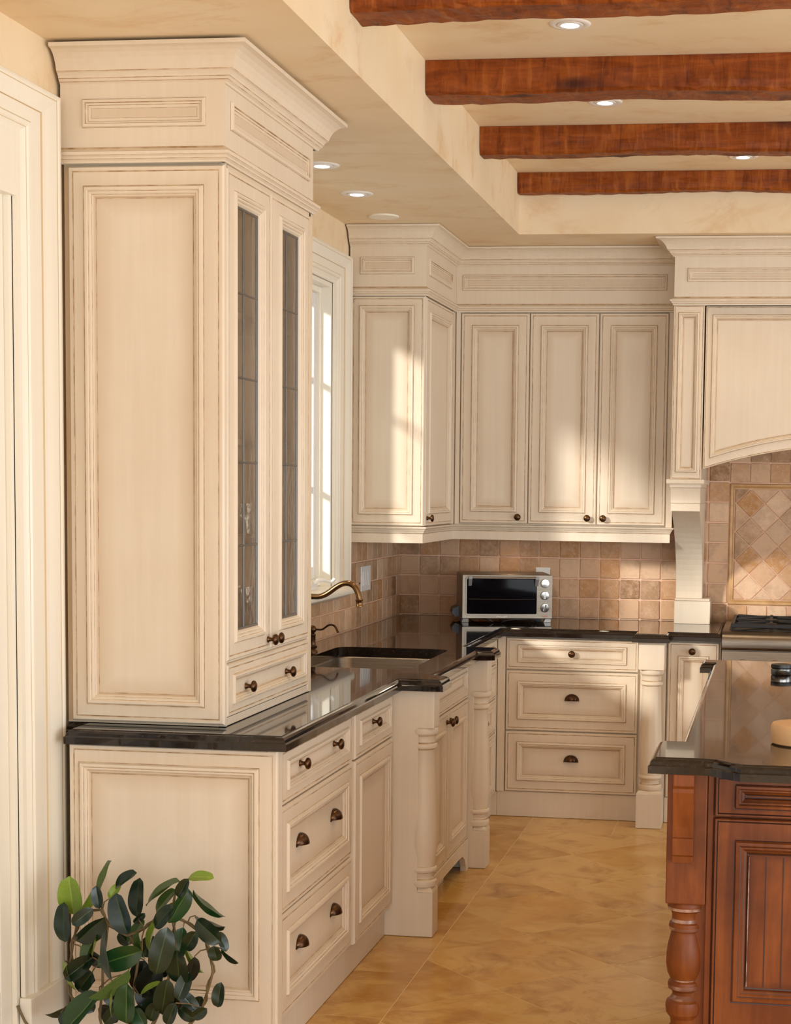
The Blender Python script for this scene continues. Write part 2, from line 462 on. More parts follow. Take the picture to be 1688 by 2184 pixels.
def sweep(mb, path, prof, segs=None, caps=True):
    # path: plan points (x, y); outward = right-hand side of travel; prof: (out, z, mat)
    n = len(path); offs = []
    for i in range(n):
        p = Vector(path[i])
        d1 = (Vector(path[i]) - Vector(path[i - 1])).normalized() if i > 0 else None
        d2 = (Vector(path[i + 1]) - p).normalized() if i < n - 1 else None
        if d1 is None: d1 = d2
        if d2 is None: d2 = d1
        n1 = Vector((d1.y, -d1.x)); n2 = Vector((d2.y, -d2.x))
        offs.append((n1 + n2) / max(1 + n1.dot(n2), 0.2))
    def ring(i): return [(path[i][0] + offs[i].x * o, path[i][1] + offs[i].y * o, z) for o, z, m in prof]
    ids = segs if segs is not None else range(n - 1)
    for sI in ids:
        a, b = ring(sI), ring(sI + 1)
        for k in range(len(prof) - 1):
            mb.quad([a[k], b[k], b[k + 1], a[k + 1]], prof[k + 1][2])
        if caps and sI == min(ids): mb.quad(list(reversed(a)), 0)
        if caps and sI == max(ids): mb.quad(b, 0)
    return mb

def polytop(mb, outer, holes, z, m=0, flip=False):
    loops = [outer] + holes
    tri = tessellate_polygon([[Vector((p[0], p[1], 0)) for p in l] for l in loops])
    flat = [p for l in loops for p in l]; i = len(mb.v)
    mb.v += [(p[0], p[1], z) for p in flat]
    for t in tri:
        mb.f.append(tuple(i + k for k in t)); mb.m.append(m)

def slab(mb, poly, z0, z1, holes=()):
    # stone slab with an ogee edge; poly counter-clockwise
    prof = [(0.0, z0), (0.0, z0 + 0.019), (0.0035, z0 + 0.0215), (0.0045, z0 + 0.0225), (0.0065, z0 + 0.030), (0.011, z0 + 0.0355), (0.017, z0 + 0.0375), (0.0185, z1)]
    rs = [[(p[0], p[1], z) for p in inset(poly, d)] for d, z in prof]
    mb.rings(rs, 0, cap=False)
    polytop(mb, inset(poly, 0.0185), list(holes), z1); polytop(mb, poly, list(holes), z0)
    for h in holes:
        mb.rings([[(p[0], p[1], z1) for p in h], [(p[0], p[1], z0) for p in h]], 0, cap=False)

def rrect(x0, y0, x1, y1, r, n=6):
    pts = []
    for cx, cy, a0 in ((x1 - r, y0 + r, -90), (x1 - r, y1 - r, 0), (x0 + r, y1 - r, 90), (x0 + r, y0 + r, 180)):
        for k in range(n + 1):
            a = math.radians(a0 + 90 * k / n); pts.append((cx + r * math.cos(a), cy + r * math.sin(a)))
    return pts

# shared hardware meshes: knob and cup pull, built facing +x (axis x)
def proto(mb, name, mats, smooth=True):
    o = mb.obj(name, mats, smooth=smooth)
    COL.objects.unlink(o)
    return o
_k = MB(); _k.lathe([(0.008, 0), (0.0085, 0.002), (0.006, 0.005), (0.0048, 0.010), (0.0055, 0.014), (0.0105, 0.0165), (0.0142, 0.019), (0.015, 0.0225), (0.0135, 0.026), (0.0105, 0.028), (0.0095, 0.0285), (0.004, 0.0298), (0.0, 0.03)], axis=(1, 0, 0), seg=18)
KNOB = proto(_k, 'knob', BRONZE)
_k = MB(); R_ = 0.030; rs_ = []
for a in range(9):
    th = math.radians(90 * a / 8)            # from the rim to the crown
    ring = []
    for b in range(13):
        ph = math.radians(180 * b / 12)
        y = -R_ * 1.12 * math.cos(ph) * math.cos(th * 0.0 + 0) * (1 - 0.0 * a)
        ring.append((0.026 * math.sin(ph) * math.sin(th) ** 0.8 if a else 0.0, y * (1 - 0.10 * math.sin(th)), -0.012 + (R_ * 0.98) * math.sin(ph) * math.cos(th) + 0.004))
    rs_.append(ring)
_k.rings(rs_, 0, cap=False, loop=False)
_k.box(0, -0.036, -0.012, 0.0025, 0.036, -0.007)
CUP = proto(_k, 'cup_pull', BRONZE)
CUP.modifiers.new('solid', 'SOLIDIFY').thickness = 0.002
def knob(parent, loc, face):
    return inst(KNOB, 'knob', parent, loc, (0, 0, 0) if face == 'x' else (0, 0, -math.pi / 2), (1.1, 1.12, 1.12))
def cup(parent, loc, face):
    return inst(CUP, 'cup_pull', parent, loc, (0, 0, 0) if face == 'x' else (0, 0, -math.pi / 2))
CG = [CREAM, GLAZE, GAP]

# ------------------------------------------------------------------ the setting
ZC, ZU, XS, YS = 2.74, 3.005, 0.735, -0.81          # soffit, upper ceiling, soffit edges
XR, YN = 5.2, -7.2
def struct(o): return tag(o, kind='structure')

fl = MB().box(-0.3, -11, -0.06, 6.5, 0.15, -0.0006).obj('floor', FGROUT); struct(fl)
def clip(poly, x0, y0, x1, y1):
    def cut(P, f, inter):
        out = []
        for i in range(len(P)):
            a, b = P[i - 1], P[i]
            if f(b):
                if not f(a): out.append(inter(a, b))
                out.append(b)
            elif f(a): out.append(inter(a, b))
        return out
    lx = lambda X: (lambda a, b: (X, a[1] + (b[1] - a[1]) * (X - a[0]) / (b[0] - a[0])))
    ly = lambda Y: (lambda a, b: (a[0] + (b[0] - a[0]) * (Y - a[1]) / (b[1] - a[1]), Y))
    for f, it in ((lambda p: p[0] >= x0, lx(x0)), (lambda p: p[0] <= x1, lx(x1)), (lambda p: p[1] >= y0, ly(y0)), (lambda p: p[1] <= y1, ly(y1))):
        poly = cut(poly, f, it)
        if len(poly) < 3: return []
    return poly
def area(P): return 0.5 * abs(sum(P[i - 1][0] * P[i][1] - P[i][0] * P[i - 1][1] for i in range(len(P))))
_g = 0.0016
A2 = 0.67
_full = None
for i in range(-4, 16):
    for j in range(-2, 16):
        s0 = 2.567 + A2 * i; t0 = -0.355 - A2 * j          # x - y = s, x + y = t
        c = lambda s, t: ((s + t) / 2, (t - s) / 2)
        e = _g * 1.4
        P = [c(s0 + e, t0 - A2 + e), c(s0 + A2 - e, t0 - A2 + e), c(s0 + A2 - e, t0 - e), c(s0 + e, t0 - e)]
        cx = sum(p[0] for p in P) / 4; cy = sum(p[1] for p in P) / 4
        if cx > 3.3 or cy < -7.4: continue
        Q = clip(P, 0.822 + _g, -7.2, 3.2, -1.0 - _g)
        if len(Q) < 3 or area(Q) < 0.002: continue
        if len(Q) == 4 and abs(area(Q) - area(P)) < 1e-6 and _full is not None:
            inst(_full, 'tile', fl, (cx, cy, 0)); continue
        o = MB().prism(Q, 'z', -0.004, 0.0, 0).obj('tile', FLOOR, fl, origin=(cx, cy, 0))
        if len(Q) == 4 and abs(area(Q) - area(P)) < 1e-6: _full = o
y = -3.35 - 0.474 * 4
while y < -1.1:
    y1 = min(y + 0.474, -1.0)
    MB().box(0.04, y + _g, -0.004, 0.822 - _g, y1 - _g, 0).obj('tile', FLOOR, fl, origin=(0.5, y + .2, 0)); y = y1
for xa, xb in ((0.04, 0.34), (0.34, 0.82), (0.82, 1.23), (1.23, 1.70), (1.70, 2.17), (2.17, 2.64), (2.64, 3.2)):
    MB().box(xa + _g, -1.0 + _g, -0.004, xb - _g, 0.0, 0).obj('tile', FLOOR, fl, origin=((xa + xb) / 2, -.5, 0))

# walls with their openings
WY0, WY1, WZ0, WZ1 = -3.115, -1.36, 1.13, 2.455      # window opening
DY0, DY1, DZ1 = -5.75, -4.50, 2.36                    # glazed door opening
wl = MB()
wl.box(-0.14, -11, 0, 0, DY0, ZU); wl.box(-0.14, DY0, DZ1, 0, DY1, ZU); wl.box(-0.14, DY1, 0, 0, WY0, ZU)
wl.box(-0.14, WY0, 0, 0, WY1, WZ0); wl.box(-0.14, WY0, WZ1, 0, WY1, ZU); wl.box(-0.14, WY1, 0, 0, 0.14, ZU)
wall_left = struct(wl.obj('wall_left', PLASTER))
wall_back = struct(MB().box(0.0, 0.0, 0, 5.2, 0.14, ZU).obj('wall_back', PLASTER))
struct(MB().box(-0.14, -11, ZU, 5.2, 0.14, ZU + 0.1).obj('ceiling', PLASTER))
so = MB()
so.prism([(0, -11), (XS, -11), (XS, YS), (5.2, YS), (5.2, 0), (0, 0)], 'z', ZC, ZU - 0.0005)
struct(so.obj('ceiling_soffit', PLASTER))

# hand-hewn beams
def beam(y0, y1, z0, label, seed):
    rnd = random.Random(seed)
    z1 = ZU - 0.001; x0, x1 = XS + 0.002, 5.0; n = 130
    ring = [(0, 0), (0.012, 0)] ; pts = []
    prof = [(y0, z1), (y0, (z0 + z1) / 2 + .02), (y0, z0 + 0.035), (y0 + 0.002, z0 + 0.010), (y0 + 0.012, z0), ((y0 + y1) / 2, z0), (y1 - 0.012, z0), (y1, z0 + 0.012), (y1, (z0 + z1) / 2), (y1, z1)]
    rs = []
    for k in range(n + 1):
        x = x0 + (x1 - x0) * k / n; r = []
        for i, (yy, zz) in enumerate(prof):
            d = 0.0 if i in (0, 9) else rnd.uniform(-0.0035, 0.0035)
            low = 0.006 * math.sin(x * 2.3 + seed) + 0.003 * math.sin(x * 7.1 + seed * 2)
            r.append((x, yy + (d if i in (1, 2, 8) else d * .5), zz + (d * .8 + low if 2 <= i <= 7 else 0)))
        rs.append(r)
    mb = MB(); mb.rings(rs, 0, cap=True, close0=True)
    return tag(mb.obj('ceiling_beam', BEAM, origin=(x0, y0, z0)), label, 'beam', 'hewn ceiling beams')
beam(-3.95, -3.79, 2.895, 'reddish hewn ceiling beam cut by the top edge, nearest of four', 3)
beam(-2.93, -2.765, 2.888, 'reddish hewn ceiling beam, largest in view, second from the top edge', 5)
beam(-1.88, -1.765, 2.893, 'reddish hewn ceiling beam with dark knots, second from the back wall', 11)
beam(-0.892, YS - 0.001, 2.912, 'reddish hewn ceiling beam against the soffit, closest to the back wall', 17)

# recessed lights
def downlight(x, y, z, label, power):
    t = thing('recessed_light', label, 'ceiling light', (x, y, z), 'recessed ceiling lights')
    MB().lathe([(0.040, 0.0), (0.040, -0.002), (0.046, -0.005), (0.058, -0.005), (0.064, -0.002), (0.065, 0.0)], (x, y, z), 36).obj('trim_ring', WHITEMETAL, t, smooth=True)
    g = MB(); g.lathe([(0.041, -0.0035), (0.041, -0.006), (0.036, -0.0075), (0.029, -0.0065), (0.027, -0.004)], (x, y, z), 32); g.obj('gimbal_ring', WHITEMETAL, t, smooth=True)
    MB().lathe([(0.026, -0.003), (0.026, -0.0062), (0.018, -0.0085), (0.0, -0.0095)], (x, y, z), 28).obj('bulb', BULB, t, smooth=True)
    ld = bpy.data.lights.new('lamp_beam', 'SPOT'); ld.energy = power; ld.color = (1.0, 0.80, 0.55); ld.spot_size = math.radians(105); ld.spot_blend = 0.9; ld.shadow_soft_size = 0.03
    lo = bpy.data.objects.new('lamp_beam', ld); COL.objects.link(lo); lo.parent = t; lo.location = (0, 0, -0.03)
downlight(1.274, -3.33, ZU, 'round white recessed light below the beam at the top edge', 26)
downlight(1.275, -2.27, ZU, 'round white recessed light half hidden behind the second beam', 26)
downlight(1.76, -1.20, ZU, 'round white recessed light mostly hidden behind the third beam', 26)
downlight(0.270, -2.53, ZC, 'round white soffit light partly behind the tall cabinet', 16)
downlight(0.250, -1.93, ZC, 'round white soffit light whole in view right of the tall cabinet', 16)
t = thing('ceiling_speaker', 'flat cream round ceiling speaker grille above the corner cabinet', 'speaker', (0.228, -1.37, ZC))
MB().lathe([(0.066, 0.0), (0.066, -0.005), (0.063, -0.007), (0.060, -0.006)], (0.228, -1.37, ZC), 36).obj('rim', TRIM, t, smooth=True)
MB().lathe([(0.060, -0.002), (0.059, -0.0065), (0.0, -0.0068)], (0.228, -1.37, ZC), 36).obj('grille', TRIM, t, smooth=True)

# ---- casings: stepped frame round an opening in the left wall
def casing(name, y0, y1, z0, z1, parent, floor=False):
    W = 0.235
    outer = [(y0 - W, z0 - W), (y1 + W, z0 - W), (y1 + W, z1 + W * .6), (y0 - W, z1 + W * .6)]
    k = 0.6
    def ins(d):                          # the head is narrower than the legs
        return [(y0 - W + d, z0 - W + d), (y1 + W - d, z0 - W + d), (y1 + W - d, z1 + (W - d) * k), (y0 - W + d, z1 + (W - d) * k)]
    spec = [(0, 0, 0), (0, .026, 0), (.005, .031, 0), (.018, .033, 0), (.026, .030, 0), (.030, .030, 1), (.055, .027, 0), (.085, .022, 0), (.100, .021, 0), (.103, .017, 1), (.160, .017, 0), (.163, .017, 1), (.170, .023, 0), (.185, .023, 0), (.192, .019, 0), (.195, .019, 1), (.205, .015, 0), (.215, .012, 0), (.235, .012, 0), (.235, -.01, 0)]
    mb = MB()
    rs = [[(n + 0.0005, p[0], p[1]) for p in ins(d)] for d, n, m in spec]
    for a in range(len(rs) - 1):
        for j in (1, 2, 3):
            p, q = rs[a][j], rs[a][(j + 1) % 4]; p2, q2 = rs[a + 1][j], rs[a + 1][(j + 1) % 4]
            def cutz(pt): return (pt[0], pt[1], max(pt[2], floor if floor is not False else z0))
            mb.quad([cutz(p), cutz(q), cutz(q2), cutz(p2)], spec[a + 1][2])
    return mb.obj(name, [TRIM, TRIMLINE], parent)

# window: casing, jamb, sash, panes, sill
win = struct(MB().box(-0.139, WY0 + .001, WZ1 - 0.02, -0.002, WY1 - .001, WZ1 - .001).box(-0.139, WY1 - 0.02, WZ0, -0.002, WY1 - .001, WZ1 - 0.02).box(-0.139, WY0 + .001, WZ0, -0.002, WY0 + 0.02, WZ1 - 0.02).obj('window_1', TRIM))
casing('window_casing', WY0, WY1, WZ0, WZ1, win)
s = MB()
s.prism([(-0.138, WZ0 - .0), (-0.138, WZ0 + .012), (0.05, WZ0 - .004), (0.068, WZ0 - .008), (0.074, WZ0 - .02), (0.070, WZ0 - .034), (0.05, WZ0 - .040), (0.035, WZ0 - .05), (0.022, WZ0 - .053), (0.001, WZ0 - .053), (0.001, WZ0 - .002)], 'y', WY0 - .17, WY1 + .17)
_v = [(p[0], p[1], p[2]) for p in s.v]
s2 = MB(); s2.prism([(0.001, WZ0 - .053), (0.022, WZ0 - .053), (0.035, WZ0 - .05), (0.05, WZ0 - .040), (0.070, WZ0 - .034), (0.074, WZ0 - .02), (0.068, WZ0 - .008), (0.05, WZ0 - .004), (0.001, WZ0 + .002)], 'y', WY0 - .17, WY1 + .14)
s2.obj('window_sill', TRIM, win, smooth=True, angle=50)
MB().box(-0.139, WY0 + .0205, WZ0 - .0, 0.002, WY1 - .02, WZ0 + .004).obj('window_stool', TRIM, win)
f = MB()
xs0, xs1 = -0.10, -0.065
f.box(xs0, WY1 - .036, WZ0 + .005, -0.045, WY1 - .02, WZ1 - .02)
f.box(xs0, WY0 + .02, WZ0 + .005, -0.045, WY0 + .036, WZ1 - .02)
f.box(xs0, WY0 + .036, WZ1 - .045, -0.046, WY1 - .036, WZ1 - .02); f.box(xs0, WY0 + .036, WZ0 + .005, -0.046, WY1 - .036, WZ0 + .035)
f.obj('window_stop', TRIM, win, bevel=.003)
f = MB()
ym = (WY0 + WY1) / 2
for a, b in ((WY0 + .036, ym - .03), (ym + .03, WY1 - .036)):
    f.box(xs0, a, WZ0 + .035, xs1, a + .028, WZ1 - .045); f.box(xs0, b - .028, WZ0 + .035, xs1, b, WZ1 - .045)
    f.box(xs0, a + .028, WZ1 - .095, xs1, b - .028, WZ1 - .045); f.box(xs0, a + .028, WZ0 + .035, xs1, b - .028, WZ0 + .09)
    for z in (2.035, 1.56): f.box(xs0 + .008, a + .028, z - .011, xs1 - .006, b - .028, z + .011)
    f.box(xs0 + .009, (a + b) / 2 - .010, WZ0 + .09, xs1 - .007, (a + b) / 2 + .010, WZ1 - .095)
f.box(xs0, ym - .03, WZ0 + .02, -0.045, ym + .03, WZ1 - .03)
f.obj('sash', SASH, win, bevel=.003)
for a, b in ((WY0 + .06, ym - .055), (ym + .055, WY1 - .06)):
    MB().box(-0.086, a, WZ0 + .08, -0.083, b, WZ1 - .09).obj('pane', PANE, win)
# casement crank on the sill
h = MB(); zc_ = WZ0 + .03
h.prism([(WY1 - .36, WZ0 + .004), (WY1 - .24, WZ0 + .004), (WY1 - .25, WZ0 + .03), (WY1 - .33, WZ0 + .034)], 'x', -0.03, 0.005)
h.tube([(0.0, WY1 - .29, zc_), (0.012, WY1 - .28, zc_ + .012), (0.028, WY1 - .23, zc_ + .012), (0.045, WY1 - .18, zc_ + .000)], [.008, .009, .007, .006], 10)
h.tube([(0.045, WY1 - .18, zc_ - .002), (0.06, WY1 - .17, zc_ + .016)], .007, 10)
h.obj('window_crank', WHITEPL, win, smooth=True)

# glazed door at the far left
dr = struct(MB().box(-0.139, DY0 + .001, DZ1 - .02, -0.002, DY1 - .001, DZ1 - .001).box(-0.139, DY1 - .02, 0.001, -0.002, DY1 - .001, DZ1 - .02).box(-0.139, DY0 + .001, 0.001, -0.002, DY0 + .02, DZ1 - .02).obj('door_1', TRIM))
casing('door_casing', DY0, DY1, 0, 2.455, dr, floor=0.22)
MB().box(0.0005, DY1 - .012, 0.0, 0.034, DY1 + .235, 0.22).obj('plinth_block', TRIM, dr, bevel=.004)
MB().box(0.0005, DY0 - .235, 0.0, 0.034, DY0 + .012, 0.22).obj('plinth_block', TRIM, dr, bevel=.004)
MB().box(-0.05, DY0 + .02, 2.30, 0.012, DY1 - .0, 2.46).obj('door_head', TRIM, dr)
f = MB()
f.box(-.06, DY1 - .085, .01, -.015, DY1 - .021, 2.33); f.box(-.06, DY0 + .021, .01, -.015, DY0 + .13, 2.33)
f.box(-.06, DY0 + .13, 2.2, -.015, DY1 - .085, 2.33); f.box(-.06, DY0 + .13, .01, -.015, DY1 - .085, .26)
for z in (0.79, 1.315, 1.83): f.box(-.055, DY0 + .13, z - .014, -.02, DY1 - .085, z + .014)
for k in (1, 2):
    yy = DY0 + .13 + (1.25 - .215) * k / 3; f.box(-.055, yy - .012, .26, -.02, yy + .012, 2.2)
f.obj('door_leaf', TRIM, dr, bevel=.004)
zz = [.26, .79, 1.315, 1.83, 2.2]
for k in range(3):
    ya = DY0 + .13 + (1.25 - .215) * k / 3 + .012; yb = DY0 + .13 + (1.25 - .215) * (k + 1) / 3 - .012
    for a, b in zip(zz[:-1], zz[1:]):
        MB().box(-.039, ya, a + .014, -.036, yb, b - .014).obj('pane', PANE, dr)
MB().box(-.100, DY0 + .03, .03, -.097, DY1 - .03, 2.33).obj('added_sun_shade', SHADE, dr)  # added outside the glass to keep sun off the tall cabinet
# ------------------------------------------------------------------ backsplash tiles
def tile_mesh(w, h, seed, t=0.008):
    rnd = random.Random(seed); r = 0.006
    base = rrect(-w / 2, -h / 2, w / 2, h / 2, r, 2)
    base = [(p[0] + rnd.uniform(-.0012, .0012), p[1] + rnd.uniform(-.0012, .0012)) for p in base]
    mb = MB()
    mb.rings([[(p[0], 0, p[1]) for p in base], [(p[0], -t * .7, p[1]) for p in base], [(p[0], -t, p[1]) for p in inset(base, .0025)]], 0, cap=True)
    return mb
PT, PZ = 0.1045, 0.1025
_tm = []
for k in range(4):
    o = tile_mesh(0.0985, 0.0965, k).obj('tile', TILE, smooth=False); COL.objects.unlink(o); _tm.append(o)
def wtile(wall, x, z, w=None, h=None, left=False, rz=0.0):
    src = random.choice(_tm)
    sx = (w / 0.0985) if w else 1; sz = (h / 0.0965) if h else 1
    if left:
        return inst(src, 'tile', wall, (0.003, x, z), (0, 0, math.pi / 2), (sx, 1, sz))
    return inst(src, 'tile', wall, (x, -0.003, z), (0, rz, 0), (sx, 1, sz))
# grout beds
MB().box(0.0, -0.004, 0.90, 3.3, -0.0002, 1.78).obj('grout_bed', GROUT, wall_back)
MB().box(0.0002, -1.26, 0.90, 0.004, -0.004, 1.40).box(0.0002, -3.36, 0.90, 0.004, -1.26, 1.085).obj('grout_bed', GROUT, wall_left)
for r in range(4):
    z = 0.914 + PZ * (r + .5)
    for c in range(14):
        wtile(wall_back, 0.006 + PT * (c + .5), z)
    for c in range(24):
        y = -0.008 - PT * (c + .5)
        if y > -1.12:
            wtile(wall_left, y, z, left=True)
        elif y > -1.27 and r < 2:
            wtile(wall_left, y, z, left=True)
        elif r == 0: wtile(wall_left, y, z, left=True)
        elif r == 1 and y > -3.3: wtile(wall_left, y, 1.016 + .030, h=.055, left=True)
# behind the range: border tiles, liner frame and diamonds
RX0, RX1, RZ0, RZ1 = 1.706, 2.90, 1.003, 1.615       # frame of the diamond field
for r in range(9):
    z = 0.905 + PZ * (r + .5)
    wtile(wall_back, 1.652, z)
    wtile(wall_back, 1.545, z); wtile(wall_back, 2.954, z)
for c in range(12):
    x = RX0 + .0995 * (c + .5)
    wtile(wall_back, x, 0.959, w=.0945, h=.082)
    wtile(wall_back, x, 1.668)
    if True: wtile(wall_back, x, 1.77)
def liner(name, pts):
    mb = MB(); o = pts
    spec = [(0, 0), (0, .007), (.005, .012), (.011, .011), (.016, .008), (.021, .011), (.025, .0095), (.026, 0)]
    mb.rings([[(p[0], -.003 - n, p[1]) for p in inset(o, d)] for d, n in spec], 0, cap=False)
    return mb.obj(name, LINER, wall_back, smooth=True, angle=30)
liner('stone_liner', [(RX0, RZ0), (RX1, RZ0), (RX1, RZ1), (RX0, RZ1)])
_fx0, _fx1, _fz0, _fz1 = RX0 + .027, RX1 - .027, RZ0 + .027, RZ1 - .027
D = 0.0715                                             # half diagonal
_dia = None
for i in range(-1, 10):
    for j in range(-1, 10):
        for sft in (0, 1):
            cx = 1.809 + 2 * D * i + D * sft; cz = 1.516 - 2 * D * j - D * sft + 2 * D
            e = 0.0035
            P = [(cx, cz - D + e), (cx + D - e, cz), (cx, cz + D - e), (cx - D + e, cz)]
            Q = clip(P, _fx0 + .002, _fz0 + .002, _fx1 - .002, _fz1 - .002)
            if len(Q) < 3 or area(Q) < 1.5e-4: continue
            whole = abs(area(Q) - area(P)) < 1e-7
            if whole and _dia is not None:
                inst(_dia, 'tile', wall_back, (cx, -.003, cz)); continue
            mb = MB(); q2 = inset(Q, .002) if area(Q) > 6e-4 else Q
            mb.rings([[(p[0], -.003, p[1]) for p in Q], [(p[0], -.0085, p[1]) for p in Q], [(p[0], -.010, p[1]) for p in q2]], 0, cap=True)
            o = mb.obj('tile', TILE, wall_back, origin=(cx, -.003, cz))
            if whole: _dia = o

# switch plate and outlet
t = thing('light_switch', 'white three-rocker switch plate on the tiled side wall', 'switch', (0.0118, -0.787, 1.139))
MB().box(0.0115, -0.880, 1.080, 0.0165, -0.694, 1.198).obj('plate', WHITEPL, t, bevel=.003)
for k in range(3):
    y = -0.787 + (k - 1) * .046
    m = MB(); m.prism([(.0165, 1.105), (.0225, 1.108), (.0180, 1.172), (.0165, 1.172)], 'y', y - .0165, y + .0165); m.obj('rocker', WHITEPL, t)
t = thing('outlet', 'white outlet plate on the back wall above the toaster oven', 'outlet', (0.759, -0.0118, 1.115))
MB().box(0.722, -.0165, 1.058, 0.796, -.0115, 1.172).obj('plate', WHITEPL, t, bevel=.003)
MB().box(0.742, -.019, 1.080, 0.776, -.0160, 1.150).obj('socket_face', WHITEPL, t, bevel=.002)

# ------------------------------------------------------------------ mouldings shared by the cabinets
def crown_prof(zb=2.632, out=0.072, zt=ZC - .002):
    k = out / .078; h = (zt - zb)
    P = [(0, 0.0, 0), (.006, 0.0, 0), (.008, .05, 0), (.013, .09, 0), (.014, .11, 1), (.018, .17, 0), (.0195, .19, 1), (.0205, .24, 0), (.026, .31, 0), (.030, .335, 0), (.031, .36, 1), (.0325, .40, 0), (.036, .52, 0), (.043, .66, 0), (.053, .78, 0), (.064, .86, 0), (.072, .885, 0), (.077, .895, 0), (.078, .91, 0), (.078, 1.0, 0), (-.012, 1.0, 0), (-.012, 0.0, 0)]
    return [(o * k if o > 0 else o, zb + z * h, m) for o, z, m in P]
def mid_prof(z0=2.432, z1=2.472):
    h = z1 - z0
    P = [(0.0, 0, 0), (.004, 0, 0), (.0045, .12, 0), (.010, .22, 0), (.011, .25, 1), (.0115, .36, 0), (.017, .45, 0), (.018, .47, 1), (.019, .62, 0), (.0195, .66, 0), (.012, .74, 0), (.006, .86, 0), (.005, .94, 1), (.001, 1.0, 1), (-.012, 1.0, 0), (-.012, 0, 0)]
    return [(o, z0 + z * h, m) for o, z, m in P]
def rail_prof(z0=1.320, z1=1.394):
    h = z1 - z0
    P = [(-.012, 0, 0), (.0, 0, 0), (.0, .56, 0), (.001, .60, 1), (.004, .63, 0), (.006, .70, 0), (.007, .72, 1), (.010, .78, 0), (.013, .84, 0), (.014, .86, 1), (.018, .90, 0), (.020, .98, 0), (.018, 1.0, 0), (-.012, 1.0, 0)]
    return [(o - .009, z0 + z * h, m) for o, z, m in P]

# ------------------------------------------------------------------ tall display cabinet on the counter
HX, HY0, HY1 = 0.467, -4.228, -3.352
CT = 0.914
hu = thing('display_cabinet', 'tall cream glazed display cabinet with two leaded glass doors on the counter', 'cabinet', (0.02, HY0, CT))
m = MB()
xb = HX - .022
m.box(.012, HY0 + .021, CT + .0015, xb, HY0 + .040, 2.70)                 # near side
m.box(.012, HY1 - .020, CT + .0015, HX - .002, HY1, 2.70)                 # far side
m.box(.012, HY0 + .04, CT + .0015, .026, HY1 - .02, 2.70)                 # back
m.box(.026, HY0 + .04, CT + .0015, xb, HY1 - .02, CT + .02); m.box(.026, HY0 + .04, 1.082, xb, HY1 - .02, 1.10)
m.box(.026, HY0 + .04, 2.42, HX - .003, HY1 - .02, 2.71)
m.obj('carcass', INTERIOR, hu)
m = MB(); Fx = Face('x', HX - .020); Fy = Face('y', HY0 + .020)
# face frame strips
m.box(xb, HY0 + .0205, CT + .0015, HX - .0003, HY0 + .0258, 2.432); m.box(xb, HY0 + .024, CT + .0015, HX - .012, HY0 + .045, 2.432); m.box(xb, HY1 - .035, CT + .0015, HX - .003, HY1, 2.432)
m.box(xb, HY0 + .02, CT + .0015, HX - .004, HY1, CT + .024); m.box(xb, HY0 + .02, 1.086, HX - .012, HY1 - .02, 1.094)
m.obj('face_frame', CREAM, hu, bevel=.002)
m = MB(); panel(m, Fy, .030, CT + .008, HX, 2.424, (.046, .057, .048, .054), mold=.032, lip=.013, feather=.05); m.obj('end_panel', CG, hu)
for k, (a, b) in enumerate(((HY0 + .026, -3.808), (-3.804, HY1 - .038))):
    m = MB(); ga, gb = ((-4.114, -3.900), (-3.692, -3.490))[k]
    Fd = Face('x', HX - .018)
    o2 = [(a, 1.094), (b, 1.094), (b, 2.421), (a, 2.421)]; gl_ = [(ga, 1.171), (gb, 1.171), (gb, 2.339), (ga, 2.339)]
    i2 = inset(gl_, -.030)
    spec = [(o2, 0, 0), (o2, .014, 0), (inset(o2, .004), .020, 0), (inset(o2, .012), .020, 0), (inset(o2, .0138), .0185, 1), (inset(o2, .0155), .0195, 1)]
    for d, n, mm in ((-.0022, .02, 0), (0, .0192, 1), (.003, .026, 0), (.009, .0265, 0), (.0115, .023, 0), (.013, .0222, 1), (.017, .0222, 0), (.0195, .0185, 0), (.021, .018, 1), (.025, .0155, 0), (.030, .008, 0), (.030, 0, 0)):
        spec.append((inset(i2, d), n, mm))
    m.rings([[Fd(p[0], p[1], n) for p in poly] for poly, n, _ in spec], [s_[2] for s_ in spec[1:]], cap=False)
    d = m.obj('door', CG, hu)
    zs = [1.171, 1.4065, 1.639, 1.8735, 2.1055, 2.339]; ymid = ga + (gb - ga) * .42
    for z0, z1 in zip(zs[:-1], zs[1:]):
        for y0, y1 in ((ga, ymid), (ymid, gb)):
            MB().box(HX - .0125, y0 + .001, z0 + .001, HX - .0105, y1 - .001, z1 - .001).obj('pane', SEEDY, d)
    c = MB()
    for z in zs[1:-1]: c.tube([(HX - .0115, ga, z), (HX - .0115, gb, z)], .0036, 8)
    c.tube([(HX - .0115, ymid, zs[0]), (HX - .0115, ymid, zs[-1])], .0032, 8)
    for y in (ga + .003, gb - .003): c.tube([(HX - .0115, y, zs[0]), (HX - .0115, y, zs[-1])], .0042, 8)
    for z in (zs[0] + .003, zs[-1] - .003): c.tube([(HX - .0115, ga, z), (HX - .0115, gb, z)], .0042, 8)
    c.obj('lead_came', LEAD, d, smooth=True)
    knob(d, (HX + .002, (-3.835, -3.777)[k], 1.124), 'x')
m = MB(); panel(m, Face('x', HX - .018), HY0 + .026, .940, HY1 - .038, 1.086, (.045, .040, .032, .032), mold=.022, lip=.010, feather=.02)
d = m.obj('drawer', CG, hu); knob(d, (HX - .008, -4.015, 1.006), 'x'); knob(d, (HX - .008, -3.615, 1.006), 'x')
m = MB(); hp = [(.012, HY0), (HX, HY0), (HX, HY1), (.012, HY1)]
m.box(.012, HY0, 2.470, HX, HY1, 2.640)
m.obj('frieze', CREAM, hu)
